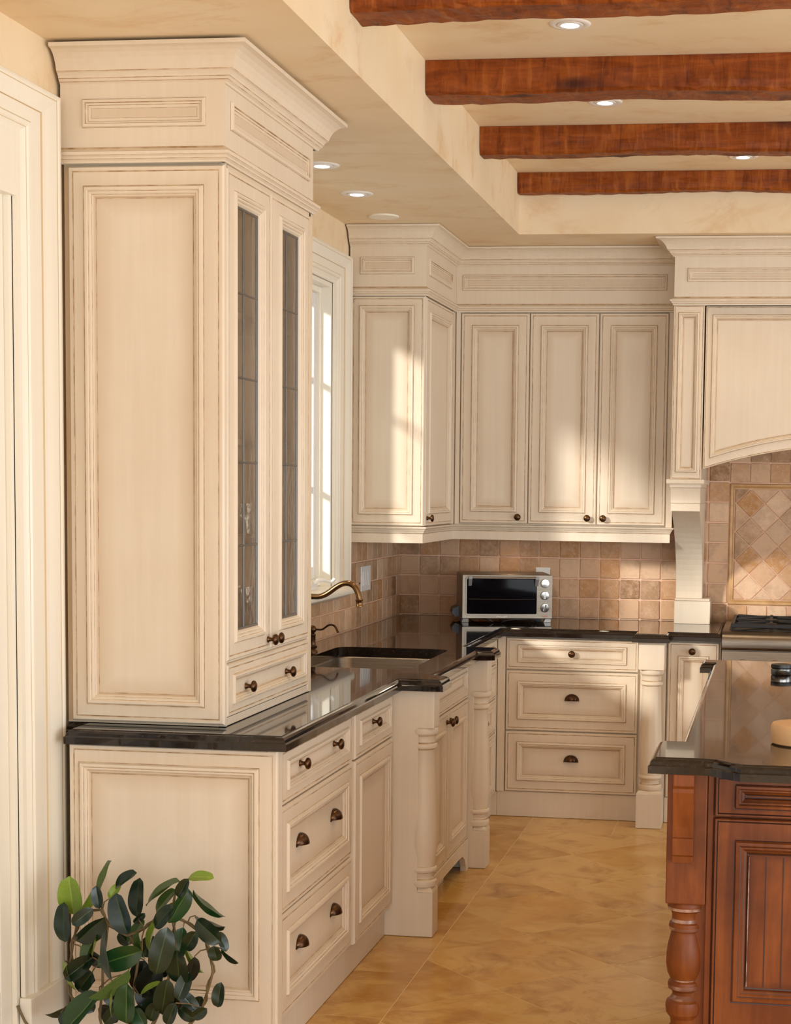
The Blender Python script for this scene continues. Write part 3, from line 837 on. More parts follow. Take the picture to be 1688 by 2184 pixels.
m = MB(); molding(m, Face('y', HY0 - .0003), .074, 2.523, .419, 2.599, .026); m.obj('frieze_panel', CG, hu)
m = MB(); molding(m, Face('x', HX + .0003), -4.172, 2.523, -3.405, 2.599, .026); m.obj('frieze_panel', CG, hu)
m = MB(); sweep(m, hp, mid_prof(2.430, 2.472)); m.obj('waist_moulding', CG, hu, merge=True)
hc = [(.012, HY0 + .008), (HX, HY0 + .008), (HX, HY1 + .03), (.012, HY1 + .03)]
m = MB(); sweep(m, hc, crown_prof(2.634, .082, 2.731)); m.box(.012, HY0 + .03, 2.636, HX - .01, HY1 + .03, ZC - .002); m.obj('crown_moulding', CG, hu, merge=True)
for z in (1.41, 1.70, 2.06):
    MB().box(.027, HY0 + .042, z - .009, .40, HY1 - .022, z + .009).obj('shelf', INTERIOR, hu)
# glassware on the shelves
_gl = MB(); _gl.lathe([(.032, 0), (.031, .003), (.006, .006), (.004, .03), (.004, .065), (.010, .074), (.030, .095), (.036, .125), (.035, .16), (.0345, .16), (.034, .125), (.028, .097), (.004, .078), (.0, .077)], seg=16)
GOB = proto(_gl, 'goblet', CRYSTAL)
_gl = MB(); _gl.lathe([(.030, 0), (.030, .004), (.033, .05), (.037, .10), (.0355, .10), (.0315, .05), (.028, .008), (0, .008)], seg=14)
TUM = proto(_gl, 'tumbler', CRYSTAL)
for k, (x, y, z, src) in enumerate(((.34, -4.06, 1.10, GOB), (.33, -3.94, 1.10, GOB), (.33, -3.66, 1.10, GOB), (.30, -3.55, 1.10, GOB), (.22, -4.00, 1.10, GOB), (.33, -4.05, 1.419, TUM), (.33, -3.95, 1.419, TUM), (.32, -3.62, 1.419, TUM), (.33, -4.04, 1.709, TUM), (.30, -3.93, 1.709, TUM))):
    o = src.copy(); COL.objects.link(o); o.location = (x, y, z + .0005); o.name = 'goblet' if src is GOB else 'tumbler'
    where = 'bottom' if z < 1.2 else 'second' if z < 1.5 else 'third'
    spot = ('behind the near leaded door, leftmost', 'behind the near leaded door, next to the leftmost', 'behind the far leaded door, left one', 'behind the far leaded door, right one', 'set back behind the two near goblets',
            'behind the near leaded door, left one', 'behind the near leaded door, right one', 'behind the far leaded door', 'behind the near leaded door, left one', 'behind the near leaded door, right one')[k]
    tag(o, 'crystal %s on the %s cabinet shelf %s' % (o.name.split('.')[0], where, spot), 'glass', 'glassware on the %s shelf' % where)

# ------------------------------------------------------------------ base cabinets, left run
XF, XC = 0.640, 0.620                    # door faces, carcass face
FX = Face('x', XC)
def base_carcass(m, x0, y0, x1, y1): m.box(x0, y0, .118, x1, y1, .873)
# drawer cabinet with the big end panel
YE = -4.320
b1 = thing('base_cabinet', 'cream base cabinet of three drawers with a framed end panel behind the plant', 'cabinet', (.04, YE, 0))
m = MB(); m.box(.060, YE + .021, .0, .600, -3.471, .118); base_carcass(m, .060, YE + .021, XC, -3.471); m.obj('carcass', CREAM, b1)
m = MB(); panel(m, Face('y', YE + .020), .060, .004, .645, .872, (.030, .052, .185, .050), mold=.032, lip=.013, feather=.05); m.obj('end_panel', CG, b1)
m = MB(); m.box(XC - .004, YE + .001, .004, .644, YE + .050, .872); m.obj('corner_stile', CREAM, b1, bevel=.003)
for z0, z1, kind in ((.711, .866, 'k'), (.413, .706, 'c'), (.124, .408, 'c')):
    m = MB(); big = kind == 'c'
    panel(m, FX, YE + .054, z0, -3.494, z1, (.056, .052, .050 if big else .036, .050 if big else .036), mold=.032 if big else .024, lip=.011, feather=.04)
    d = m.obj('drawer', CG, b1)
    if big:
        for y in (-4.055, -3.685): cup(d, (XF - .009, y, (z0 + z1) / 2 + .016), 'x')
    else:
        for y in (-4.055, -3.685): knob(d, (XF - .010, y, .797), 'x')
MB().box(.600, YE + .03, .002, .612, -3.471, .122).obj('toe_kick', CREAM, b1)
# door cabinet
b2 = thing('base_cabinet', 'cream base cabinet with one drawer over one door left of the first column', 'cabinet', (.04, -3.47, 0))
m = MB(); m.box(.037, -3.470, .0, .600, -2.916, .118); base_carcass(m, .037, -3.470, XC, -2.916); m.obj('carcass', CREAM, b2)
m = MB(); panel(m, FX, -3.450, .711, -2.918, .866, (.056, .05, .036, .036), mold=.024, lip=.011, feather=.03); d = m.obj('drawer', CG, b2); knob(d, (XF - .010, -3.18, .797), 'x')
m = MB(); panel(m, FX, -3.450, .112, -2.918, .705, (.060, .05, .055, .055), mold=.032, lip=.011, feather=.045); m.obj('door', CG, b2)
MB().box(.600, -3.470, .002, .612, -2.916, .115).obj('toe_kick', CREAM, b2)

# turned column profile (r, z) used on the sink cabinet and beside the range
def col_prof(z0, z1, r, k=1.0):
    P = [(.86, 0), (1.0, .006), (1.06, .022), (1.04, .040), (.92, .050), (.84, .056), (.80, .064), (.84, .080), (.92, .092), (.96, .096), (1.02, .100), (1.06, .112), (1.03, .124), (.92, .130), (.90, .134), (.94, .17), (1.01, .22), (1.05, .28), (1.045, .34), (1.0, .42), (.95, .52), (.90, .64), (.855, .76), (.83, .862), (.86, .868), (.98, .874), (1.01, .884), (.99, .895), (.88, .902), (.84, .910), (.86, .935), (.90, .950), (.93, .954), (1.04, .964), (1.07, .978), (1.05, .992), (.98, 1.0)]
    return [(rr * r, z0 + (z1 - z0) * h) for rr, h in P]
def lathe_col(parent, cx, cy, z0, z1, r):
    pr = col_prof(z0, z1, r); H = [(h - z0) / (z1 - z0) for _, h in pr]
    ml = [1 if any(abs(a - q) < .002 for q in (.050, .092, .130, .862, .902, .950)) else 0 for a in H[:-1]]
    return MB().lathe(pr, (cx, cy, 0), 28, m_list=ml).obj('turned_shaft', [CREAM, GLAZE], parent, smooth=True, angle=28)
sk = thing('sink_cabinet', 'cream sink cabinet with false drawer front, two doors and turned corner columns', 'cabinet', (.04, -2.3, 0))
FS = Face('x', .686)
m = MB(); m.box(.037, -2.912, .10, .600, -1.722, .640); m.box(.600, -2.815, .10, .686, -1.815, .640); m.box(.655, -2.815, .64, .686, -1.815, .873)
m.obj('carcass', CREAM, sk)
for y0 in (-2.913, -1.812):
    yc = y0 + .047
    col = MB(); col.prism([(.603, .001), (.784, .001), (.784, .160), (.728, .160), (.728, .740), (.784, .740), (.784, .873), (.603, .873)], 'y', y0, y0 + .095)
    pl = MB(); px0, px1, py1 = .7285, .784, y0 + .095
    # plinth with concave shoulders
    pl.rings([[(px0, y0 + .0005, .1602), (px1, y0 + .0005, .1602), (px1, py1, .1602), (px0, py1, .1602)], [(px0, y0 + .004, .168), (px1 - .003, y0 + .004, .168), (px1 - .003, py1 - .003, .168), (px0, py1 - .003, .168)], [(px0, y0 + .012, .176), (px1 - .011, y0 + .012, .176), (px1 - .011, py1 - .01, .176), (px0, py1 - .01, .176)]], 0)
    c = col.obj('column', CREAM, sk, bevel=.003)
    pl.obj('plinth', CREAM, c, bevel=.0015)
    lathe_col(c, .738, yc, .174, .740, .049)
m = MB(); panel(m, FS, -2.815, .716, -1.815, .866, (.05, .05, .036, .036), mold=.024, lip=.010, feather=.03); m.obj('false_drawer', CG, sk)
for a, b, ky in ((-2.815, -2.256, -2.285), (-2.252, -1.815, -2.215)):
    m = MB(); panel(m, FS, a, .128, b, .710, (.060, .060, .06, .06), mold=.032, lip=.010, feather=.045)
    d = m.obj('door', CG, sk); knob(d, (.707, ky, .675), 'x')
# valance with bracket feet, recessed toe board
V = [(-2.815, .0), (-2.77, .0), (-2.765, .02), (-2.74, .055), (-2.69, .078), (-2.62, .082), (-2.02, .082), (-1.95, .078), (-1.90, .055), (-1.872, .02), (-1.868, .0), (-1.815, .0), (-1.815, .126), (-2.815, .126)]
MB().prism(V, 'x', .688, .712).obj('valance', CREAM, sk)
MB().box(.600, -2.815, .001, .655, -2.06, .098).obj('toe_board', CREAM, sk)
MB().box(.600, -2.055, .001, .603, -1.815, .098).obj('toe_recess_dark', BLACKPLASTIC, sk)  # black sheet stands in for the darkness of the open gap
# corner drawers
b3 = thing('base_cabinet', 'narrow cream drawer cabinet in the corner, right of the second sink column', 'cabinet', (.04, -1.2, 0))
m = MB(); m.box(.037, -1.716, .0, .600, -.662, .118); base_carcass(m, .037, -1.716, XC, -.662); m.obj('carcass', CREAM, b3)
for z0, z1, kz in ((.742, .866, .80), (.578, .737, .655), (.415, .573, .497), (.124, .410, .275)):
    m = MB(); panel(m, FX, -1.40, z0, -.715, z1, (.10, .09, .032, .032), mold=.022, lip=.010, feather=.02); d = m.obj('drawer', CG, b3)
    knob(d, (XF - .010, -1.055, kz), 'x')
m = MB(); m.box(XC, -1.714, .12, XF - .004, -1.405, .872); m.box(XC, -.712, .12, XF - .004, -.680, .872); m.obj('filler', CREAM, b3, bevel=.002)
MB().box(.600, -1.716, .002, .612, -.66, .118).box(.612, -.670, .002, .6405, -.66, .118).obj('toe_kick', CREAM, b3)

# ------------------------------------------------------------------ base cabinets, back run
FB = Face('y', -.662)
b4 = thing('base_cabinet', 'cream base cabinet of three wide drawers on the back wall with a turned column', 'cabinet', (1.0, -.66, 0))
m = MB(); m.box(.642, -.625, .0, 1.446, -.002, .118); base_carcass(m, .642, -.661, 1.446, -.002); m.obj('carcass', CREAM, b4)
MB().box(XF - .002, -.679, .122, .676, -.662, .872).obj('filler', CREAM, b4, bevel=.002)
for z0, z1, kind in ((.714, .866, 'k'), (.422, .709, 'c'), (.126, .417, 'c')):
    m = MB(); big = kind == 'c'
    panel(m, FB, .680, z0, 1.314, z1, (.056, .056, .052 if big else .034, .052 if big else .034), mold=.030 if big else .024, lip=.011, feather=.035)
    d = m.obj('drawer', CG, b4)
    if big: cup(d, (.998, -.673, (z0 + z1) / 2 + .014), 'y')
    else: knob(d, (.996, -.672, .794), 'y')
MB().box(.642, -.670, .002, 1.323, -.626, .122).obj('toe_kick', CREAM, b4)
c = MB(); c.box(1.325, -.830, .744, 1.445, -.664, .873); c = c.obj('column', CREAM, b4, bevel=.003)
MB().box(1.325, -.700, .001, 1.445, -.664, .744).obj('back_board', CREAM, c)
pl = MB(); pl.box(1.325, -.832, .001, 1.445, -.701, .160)
pl.rings([[(1.325, -.832, .160), (1.445, -.832, .160), (1.445, -.701, .160), (1.325, -.701, .160)], [(1.328, -.829, .168), (1.442, -.829, .168), (1.442, -.701, .168), (1.328, -.701, .168)], [(1.338, -.819, .177), (1.432, -.819, .177), (1.432, -.701, .177), (1.338, -.701, .177)]], 0)
pl.obj('plinth', CREAM, c, bevel=.0015)
lathe_col(c, 1.385, -.773, .175, .744, .053)
b5 = thing('base_cabinet', 'narrow cream pull-out base cabinet between the turned column and the range', 'cabinet', (1.57, -.66, 0))
m = MB(); m.box(1.447, -.625, .0, 1.700, -.002, .118); base_carcass(m, 1.447, -.661, 1.700, -.002); m.obj('carcass', CREAM, b5)
m = MB(); panel(m, FB, 1.452, .126, 1.692, .866, (.047, .047, .055, .066), mold=.030, lip=.011, feather=.03); d = m.obj('door', CG, b5); knob(d, (1.566, -.683, .823), 'y')
MB().box(1.447, -.670, .002, 1.700, -.626, .122).obj('toe_kick', CREAM, b5)

# ------------------------------------------------------------------ countertop with sink cut-out
SX0, SX1, SY0, SY1 = 0.165, 0.632, -2.640, -1.850
hole = rrect(SX0, SY0, SX1, SY1, .06, 6)
P = [(.010, -4.235), (.056, -4.235), (.056, -4.345), (.676, -4.345), (.676, -2.948), (.821, -2.948), (.821, -2.795), (.800, -2.785), (.757, -2.770), (.757, -1.870), (.800, -1.855), (.818, -1.845), (.818, -1.690), (.672, -1.690), (.672, -.722), (1.294, -.722), (1.294, -.862), (1.470, -.862), (1.470, -.722), (1.702, -.722), (1.702, -.012), (.0125, -.012)]
m = MB(); slab(m, P, .874, .914, [hole])
ct = m.obj('countertop', GRANITE, smooth=True, angle=22, merge=True); tag(ct, 'polished dark brown granite countertop running L-shaped round the corner', 'countertop')
# sink
m = MB(); z = .8735
def ring(d, zz, r): return [(p[0], p[1], zz) for p in rrect(SX0 + d, SY0 + d, SX1 - d, SY1 - d, max(r, .01), 6)]
m.rings([ring(-.012, z, .07), ring(.0, z, .06), ring(.004, z - .006, .056), ring(.010, z - .15, .052), ring(.022, z - .178, .045), ring(.05, z - .19, .03), ring(.16, z - .195, .01)], 0, cap=True)
sink = m.obj('sink', STEEL, origin=(.4, -2.25, .68), smooth=True, angle=60); tag(sink, 'undermount stainless steel sink bowl set into the dark counter', 'sink')
MB().lathe([(.045, 0), (.043, .004), (.03, .003), (.0, .001)], (.40, -2.24, z - .1945), 20).obj('drain', CHROME, sink, smooth=True)
# faucet and soap dispenser
fc = thing('faucet', 'antique brass gooseneck faucet spout over the sink', 'faucet', (.10, -2.40, CT))
MB().lathe([(.030, 0), (.030, .008), (.024, .014), (.018, .03), (.019, .12), (.022, .14), (.024, .16), (.020, .19), (.022, .22), (.026, .24), (.022, .258), (.010, .266), (.0, .268)], (.10, -2.40, CT + .0003), 20).obj('body', FAUCET, fc, smooth=True)
def bez(P0, P1, P2, P3, n=8):
    return [tuple((1 - t) ** 3 * a + 3 * (1 - t) ** 2 * t * b + 3 * (1 - t) * t * t * c + t ** 3 * d for a, b, c, d in zip(P0, P1, P2, P3)) for t in [i / n for i in range(n + 1)]]
yq = -2.40
sp = [(.10, yq, 1.157), (.19, yq, 1.156)] + bez((.225, yq, 1.156), (.262, yq, 1.158), (.285, yq, 1.192), (.318, yq, 1.206), 8) + bez((.318, yq, 1.206), (.352, yq, 1.219), (.380, yq, 1.200), (.386, yq, 1.150), 9)[1:]
MB().tube(sp, .0108, 14).obj('spout', FAUCET, fc, smooth=True)
MB().lathe([(.012, .0), (.0145, .002), (.0145, .008), (.0125, .011), (.0125, .024), (.0135, .026), (.0135, .030), (.011, .031)], (.386, yq, 1.152), 18, axis=(0.03, 0, -1)).obj('aerator', FAUCET, fc, smooth=True)
MB().tube([(.10, yq, 1.13), (.10, yq - .07, 1.15), (.10, yq - .10, 1.155)], [.007, .006, .008], 10).obj('lever', FAUCET, fc, smooth=True)
sd = thing('soap_dispenser', 'dark bronze soap dispenser pump with ball top beside the sink', 'soap dispenser', (.124, -2.112, CT))
sx, sy = .124, -2.112
MB().lathe([(.021, 0), (.021, .004), (.016, .008), (.013, .014), (.019, .018), (.020, .024), (.013, .030), (.0125, .036), (.0125, .066), (.0135, .068), (.013, .072), (.008, .076), (.009, .080)], (sx, sy, CT + .0003), 18).obj('body', BRONZE, sd, smooth=True)
MB().lathe([(.006, 0), (.012, .004), (.0165, .012), (.0165, .018), (.012, .027), (.005, .031), (0, .032)], (sx, sy, CT + .076), 18).obj('ball_top', BRONZE, sd, smooth=True)
zz_ = CT + .092
MB().tube([(sx + .01, sy, zz_), (sx + .024, sy, zz_ - .001)] + bez((sx + .036, sy, zz_ - .001), (sx + .05, sy, zz_ + .001), (sx + .062, sy, zz_ + .022), (sx + .078, sy, zz_ + .020), 6) + bez((sx + .078, sy, zz_ + .020), (sx + .093, sy, zz_ + .019), (sx + .10, sy, zz_ + .004), (sx + .105, sy, zz_ - .012), 6)[1:], .0042, 10).obj('spout', BRONZE, sd, smooth=True)

# ------------------------------------------------------------------ wall cabinets
UX, UY = 0.360, -0.370
u1 = thing('wall_cabinet', 'cream wall cabinet in the corner beside the window, framed end towards the room', 'wall cabinet', (.18, -1.09, 1.32))
up = [(.0085, -1.090), (UX, -1.090), (UX, UY), (1.437, UY), (1.437, -.0085)]
m = MB(); m.box(.0085, -1.069, 1.395, UX - .021, -.010, 2.70); m.obj('carcass', CREAM, u1)
m = MB(); panel(m, Face('y', -1.070), .012, 1.398, UX - .004, 2.431, (.040, .052, .050, .044), mold=.030, lip=.012, feather=.04); m.obj('end_panel', CG, u1)
m = MB(); panel(m, Face('x', UX - .020), -1.068, 1.398, -.425, 2.428, (.070, .075, .055, .060), mold=.030, lip=.012, feather=.04); d = m.obj('door', CG, u1); knob(d, (UX + .001, -1.035, 1.434), 'x')
MB().box(UX - .021, -.424, 1.395, UX - .003, UY - .0, 2.432).obj('filler', CREAM, u1, bevel=.002)
m = MB(); m.box(.0085, -1.090, 2.470, UX, UY + .001, 2.660); m.obj('frieze', CREAM, u1)
m = MB(); molding(m, Face('y', -1.0903), .055, 2.526, .305, 2.604, .026); m.obj('frieze_panel', CG, u1)
m = MB(); molding(m, Face('x', UX + .0003), -1.035, 2.526, -.50, 2.604, .026); m.obj('frieze_panel', CG, u1)
for nm, pr in (('waist_moulding', mid_prof(2.431, 2.471)), ('crown_moulding', crown_prof(2.652, .072)), ('light_rail', rail_prof())):
    m = MB(); sweep(m, up, pr, segs=[0, 1]); m.obj(nm, CG, u1, merge=True)
u2 = thing('wall_cabinet', 'cream wall cabinet with three framed doors above the toaster oven', 'wall cabinet', (.9, -.37, 1.32))
m = MB(); m.box(UX - .019, UY + .021, 1.395, 1.436, -.012, 2.70); m.obj('carcass', CREAM, u2)
m = MB(); m.box(UX + .001, UY + .003, 1.395, .383, UY + .02, 2.432); m.box(1.406, UY + .003, 1.395, 1.4365, UY + .02, 2.432); m.box(.383, UY + .0205, 1.395, 1.406, UY + .0209, 2.432, 0)
m.obj('face_frame', CREAM, u2, bevel=.001)
for k, (a, b) in enumerate(((.3865, .7245), (.7285, 1.0655), (1.0695, 1.4035))):
    m = MB(); panel(m, Face('y', UY + .018), a, 1.402, b, 2.427, (.054, .054, .056, .060), mold=.030, lip=.012, feather=.04); d = m.obj('door', CG, u2)
    knob(d, ((.680, 1.024, 1.102)[k], UY - .002, 1.434), 'y')
m = MB(); m.box(UX + .0005, UY, 2.470, 1.4365, -.012, 2.660); m.obj('frieze', CREAM, u2)
m = MB(); molding(m, Face('y', UY - .0003), .391, 2.534, 1.392, 2.612, .026); m.obj('frieze_panel', CG, u2)
for nm, pr, sg in (('waist_moulding', mid_prof(2.431, 2.471), [2]), ('crown_moulding', crown_prof(2.652, .072), [2]), ('light_rail', rail_prof(), [2])):
    m = MB(); sweep(m, up, pr, segs=sg); m.obj(nm, CG, u2, merge=True)

for x, y, lb in ((.62, -.17, 'small round light under the three-door wall cabinet, left one'), (1.08, -.17, 'small round light under the three-door wall cabinet, right one')):
    t = thing('under_cabinet_light', lb, 'light', (x, y, 1.394), 'under-cabinet puck lights')
    MB().lathe([(.034, 0), (.034, -.010), (.030, -.012), (.024, -.012)], (x, y, 1.394), 24).obj('housing', WHITEMETAL, t, smooth=True)
    MB().lathe([(.023, -.006), (.023, -.0118), (0, -.0125)], (x, y, 1.394), 20).obj('lens', BULB, t, smooth=True)
    ld = bpy.data.lights.new('lamp_beam', 'SPOT'); ld.energy = 1.5; ld.color = (1.0, 0.72, 0.45); ld.spot_size = math.radians(130); ld.spot_blend = 0.9; ld.shadow_soft_size = 0.03
    lo = bpy.data.objects.new('lamp_beam', ld); COL.objects.link(lo); lo.parent = t; lo.location = (0, 0, -.03)
# ------------------------------------------------------------------ range hood
hd = thing('range_hood', 'large cream hood mantel with arched front, panelled pilasters and crown', 'range hood', (2.3, -.3, 1.0))
HF = -.655; hx0, hx1 = 1.444, 3.172; pw = .142
m = MB(); m.box(hx0, HF, 2.470, hx1, -.011, 2.660); m.obj('frieze', CREAM, hd)
m = MB(); molding(m, Face('y', HF - .0003), hx0 + .06, 2.540, hx1 - .06, 2.604, .024); m.obj('frieze_panel', CG, hd)
hpth = [(hx0, -.45), (hx0, HF), (hx1, HF), (hx1, -.011)]
hpth = [(hx0, -.375), (hx0, HF), (hx1, HF), (hx1, -.375)]
# travel from the left side forward, then right: outward must be on the right hand, so reverse
m = MB(); sweep(m, hpth, [(o, z, mm) for o, z, mm in crown_prof(2.655, .085)]) ; m.obj('crown_moulding', CG, hd, merge=True)
m = MB(); sweep(m, hpth, mid_prof(2.434, 2.472)); m.obj('waist_moulding', CG, hd, merge=True)
for sx_, x0 in ((0, hx0), (1, hx1 - pw)):
    p_ = MB(); panel(p_, Face('y', HF + .020), x0, 1.628, x0 + pw, 2.434, (.022, .022, .034, .034), mold=.024, lip=.004, feather=.01)
    p_.box(x0, HF + .0202, 1.628, x0 + pw, -.016, 2.47)
    pil = p_.obj('pilaster', CG, hd)
    c = MB()
    c.prism([(-.016, 1.606), (HF - .018, 1.606), (HF - .022, 1.611), (HF - .022, 1.622), (HF - .018, 1.628), (-.016, 1.628)], 'x', x0 - .018, x0 + pw + .016)
    c.prism([(-.016, 1.590), (HF - .004, 1.590), (HF - .006, 1.606), (-.016, 1.606)], 'x', x0 - .002, x0 + pw + .002)
    cv = [(-.016, 1.516), (-.016, 1.589), (HF + .004, 1.589)] + [(HF + .004 + .022 * math.sin(math.pi / 2 * k / 6), 1.589 - .07 * k / 6) for k in range(1, 7)] + [(HF + .020, 1.516)]
    c.prism(cv, 'x', x0 + .002, x0 + pw - .002, 0)
    c.prism([(-.016, 1.480), (HF + .010, 1.480), (HF + .010, 1.515), (-.016, 1.515)], 'x', x0 + .004, x0 + pw - .002)
    # long concave bracket down to the counter
    cur = []
    for k in range(17):
        a = k / 16
        yy = HF + .035 + (1 - (1 - a) ** 2.3) * (-.150 - (HF + .035)); cur.append((yy, 1.480 - (1.480 - 1.045) * a))
    c.prism([(-.016, 1.040), (-.016, 1.480)] + cur + [(-.150, 1.040)], 'x', x0 + .008, x0 + pw - .004, 0)
    c.prism([(-.016, 1.028), (-.190, 1.028), (-.195, 1.032), (-.195, 1.038), (-.190, 1.0405), (-.016, 1.0405)], 'x', x0 + .006, x0 + pw + .036)
    c.obj('corbel', [CREAM, GLAZE], hd)
    MB().box(x0 + .004, -.200, CT + .0005, x0 + pw + .040, -.016, 1.0275).obj('corbel_base', CREAM, hd, bevel=.0015)
ax0, ax1 = hx0 + pw + .006, hx1 - pw - .006; N = 24
def arch(x0, x1, zl, zp):
    return [(x0 + (x1 - x0) * k / N, zl + (zp - zl) * (1 - ((2 * k / N - 1) ** 2)) ** .75 if 0 < k < N else zl) for k in range(N + 1)]
def arch2(x0, x1, zl, zp):
    return [(x0 + (x1 - x0) * k / N, zl + (zp - zl) * (1 - (2 * k / N - 1) ** 2)) for k in range(N + 1)]
outer = arch2(ax0, ax1, 1.678, 1.795) + [(ax1, 2.434), (ax0, 2.434)]
mg = .031
mb_ = arch2(ax0 + mg, ax1 - mg, 1.678 + .052, 1.795 + .05)
inner = mb_ + [(ax1 - mg, 2.394), (ax0 + mg, 2.394)]
m = MB(); panel(m, Face('y', HF + .062), 0, 0, 0, 0, None, outer=outer, inner=inner, mold=.024, lip=.004, feather=.006); m.obj('arched_panel', CG, hd)
m = MB()
top = arch2(ax0, ax1, 1.678, 1.795)
m.prism(top + [(ax1, 1.90), (ax0, 1.90)], 'y', HF + .0625, HF + .10); m.obj('arch_apron', CREAM, hd)
MB().box(ax0, HF + .101, 1.86, ax1, -.016, 1.88).obj('hood_liner', STEEL, hd)

# ------------------------------------------------------------------ gas range
rg = thing('gas_range', 'stainless steel gas range with black cast iron grates under the hood', 'range', (2.3, -.4, 0))
rx0, rx1 = 1.7045, 2.92
m = MB(); m.box(rx0, -.690, .10, rx1, -.016, .893); m.obj('body', STEEL, rg)
m = MB(); m.prism([(-.020, .893), (-.020, .925), (-.660, .925), (-.700, .918), (-.722, .905), (-.732, .886), (-.728, .850), (-.716, .838), (-.690, .836), (-.690, .893)], 'x', rx0, rx1); m.obj('bullnose', STEEL, rg, smooth=True, angle=35)
m = MB(); m.prism([(-.690, .700), (-.735, .700), (-.712, .832), (-.690, .832)], 'x', rx0, rx1); m.obj('control_panel', STEEL, rg)
for k in range(8):
    x = rx0 + .10 + k * .145
    kn = MB().lathe([(.026, 0), (.026, .006), (.021, .010), (.020, .034), (.017, .038), (0, .039)], (x, -.723, .765), 18, axis=(0, -1, .17)).obj('knob', RED, rg, smooth=True)
    MB().lathe([(.029, -.003), (.031, .0), (.031, .006), (.026, .007)], (x, -.724, .765), 18, axis=(0, -1, .17)).obj('bezel', CHROME, kn, smooth=True)
MB().box(rx0 + .02, -.715, .16, rx1 - .02, -.6905, .69).obj('oven_door', STEEL, rg, bevel=.005)
MB().tube([(rx0 + .06, -.76, .65), (rx1 - .06, -.76, .65)], .013, 12).obj('oven_handle', STEEL, rg, smooth=True)
for x in (rx0 + .08, rx1 - .08): MB().tube([(x, -.714, .65), (x, -.76, .65)], .009, 10).obj('handle_post', STEEL, rg, smooth=True)
MB().box(rx0 + .03, -.64, .9255, rx1 - .03, -.07, .929).obj('burner_well', BLACKIRON, rg)
for k in range(3):
    gx0 = rx0 + .038 + k * .385; gx1 = gx0 + .375
    g = MB()
    z0, z1 = .938, .962
    for y in (-.635, -.355, -.080):
        g.box(gx0, y - .010, z0, gx1, y + .010, z1 - .006)
    for x in (gx0 + .008, gx1 - .008): g.box(x - .008, -.635, z0, x + .008, -.080, z1 - .006)
    for cy in (-.495, -.218):
        cx = (gx0 + gx1) / 2
        for a in range(4):
            an = math.radians(45 + 90 * a); dx, dy = math.cos(an), math.sin(an)
            p0 = Vector((cx + dx * .045, cy + dy * .035, 0)); p1 = Vector((cx + dx * .23, cy + dy * .17, 0)); nn = Vector((-dy, dx, 0)) * .008
            p1.x = min(max(p1.x, gx0), gx1); p1.y = min(max(p1.y, -.63), -.085)
            q = [p0 - nn, p1 - nn, p1 + nn, p0 + nn]
            g.rings([[(v.x, v.y, z0) for v in q], [(v.x, v.y, z1) for v in q]], 0, cap=True, close0=True)
        g.box(cx - .007, cy - .13, z0 + .004, cx + .007, cy - .05, z1); g.box(cx - .007, cy + .05, z0 + .004, cx + .007, cy + .13, z1)
    for x in (gx0 + .01, gx1 - .01):
        for y in (-.63, -.085): g.box(x - .008, y - .008, .929, x + .008, y + .008, z0)
    g.obj('grate', BLACKIRON, rg, bevel=.002)
    for cy in (-.495, -.218):
        MB().lathe([(.05, 0), (.05, .006), (.036, .010), (.034, .018), (.028, .021), (0, .022)], ((gx0 + gx1) / 2, cy, .929), 20).obj('burner', BLACKIRON, rg, smooth=True)

# ------------------------------------------------------------------ toaster oven
to = thing('toaster_oven', 'brushed steel toaster oven with black glass door in the counter corner', 'toaster oven', (.408, -.400, CT))
ox0, ox1, oy0, oy1, oz0, oz1 = .408, .856, -.400, -.075, .933, 1.150
m = MB(); m.box(ox0, oy0 + .012, oz0, ox1, oy1, oz1); m.obj('body', STEEL, to, bevel=.006)
m = MB(); m.box(ox0, oy0, oz0, ox1, oy0 + .0115, oz1); m.obj('front_frame', STEEL, to, bevel=.003)
gx0, gx1, gz0, gz1 = .430, .779, .956, 1.130
m = MB(); m.box(gx0, oy0 - .004, gz0, gx1, oy0 - .0005, gz1); d = m.obj('door', BLACKGLASS, to, bevel=.001)
fr = MB(); fr.rings([[(p[0], oy0 - .0005, p[1]) for p in rrect(gx0 - .005, gz0 - .005, gx1 + .005, gz1 + .008, .008, 3)], [(p[0], oy0 - .006, p[1]) for p in rrect(gx0 - .005, gz0 - .005, gx1 + .005, gz1 + .008, .008, 3)], [(p[0], oy0 - .006, p[1]) for p in rrect(gx0 + .001, gz0 + .001, gx1 - .001, gz1, .006, 3)], [(p[0], oy0 - .0045, p[1]) for p in rrect(gx0 + .001, gz0 + .001, gx1 - .001, gz1, .006, 3)]], 0, cap=False); fr.obj('door_trim', STEEL, d)
MB().tube([(gx0 + .012, oy0 - .038, gz1 + .006), (gx1 + .004, oy0 - .038, gz1 + .006)], .006, 12).obj('handle', STEEL, d, smooth=True)
for x in (gx0 + .016, gx1 - .004):
    MB().prism([(oy0 - .006, gz1 - .034), (oy0 - .006, gz1 + .002), (oy0 - .046, gz1 + .014), (oy0 - .046, gz1 - .000), (oy0 - .014, gz1 - .034)], 'x', x - .008, x + .008).obj('handle_bracket', GREYPL, d)
for z in (1.022, 1.035): pass
MB().tube([(gx0 + .01, oy0 - .0046, 1.030), (gx1 - .01, oy0 - .0046, 1.030)], .0008, 6).obj('rack', STEEL, d)
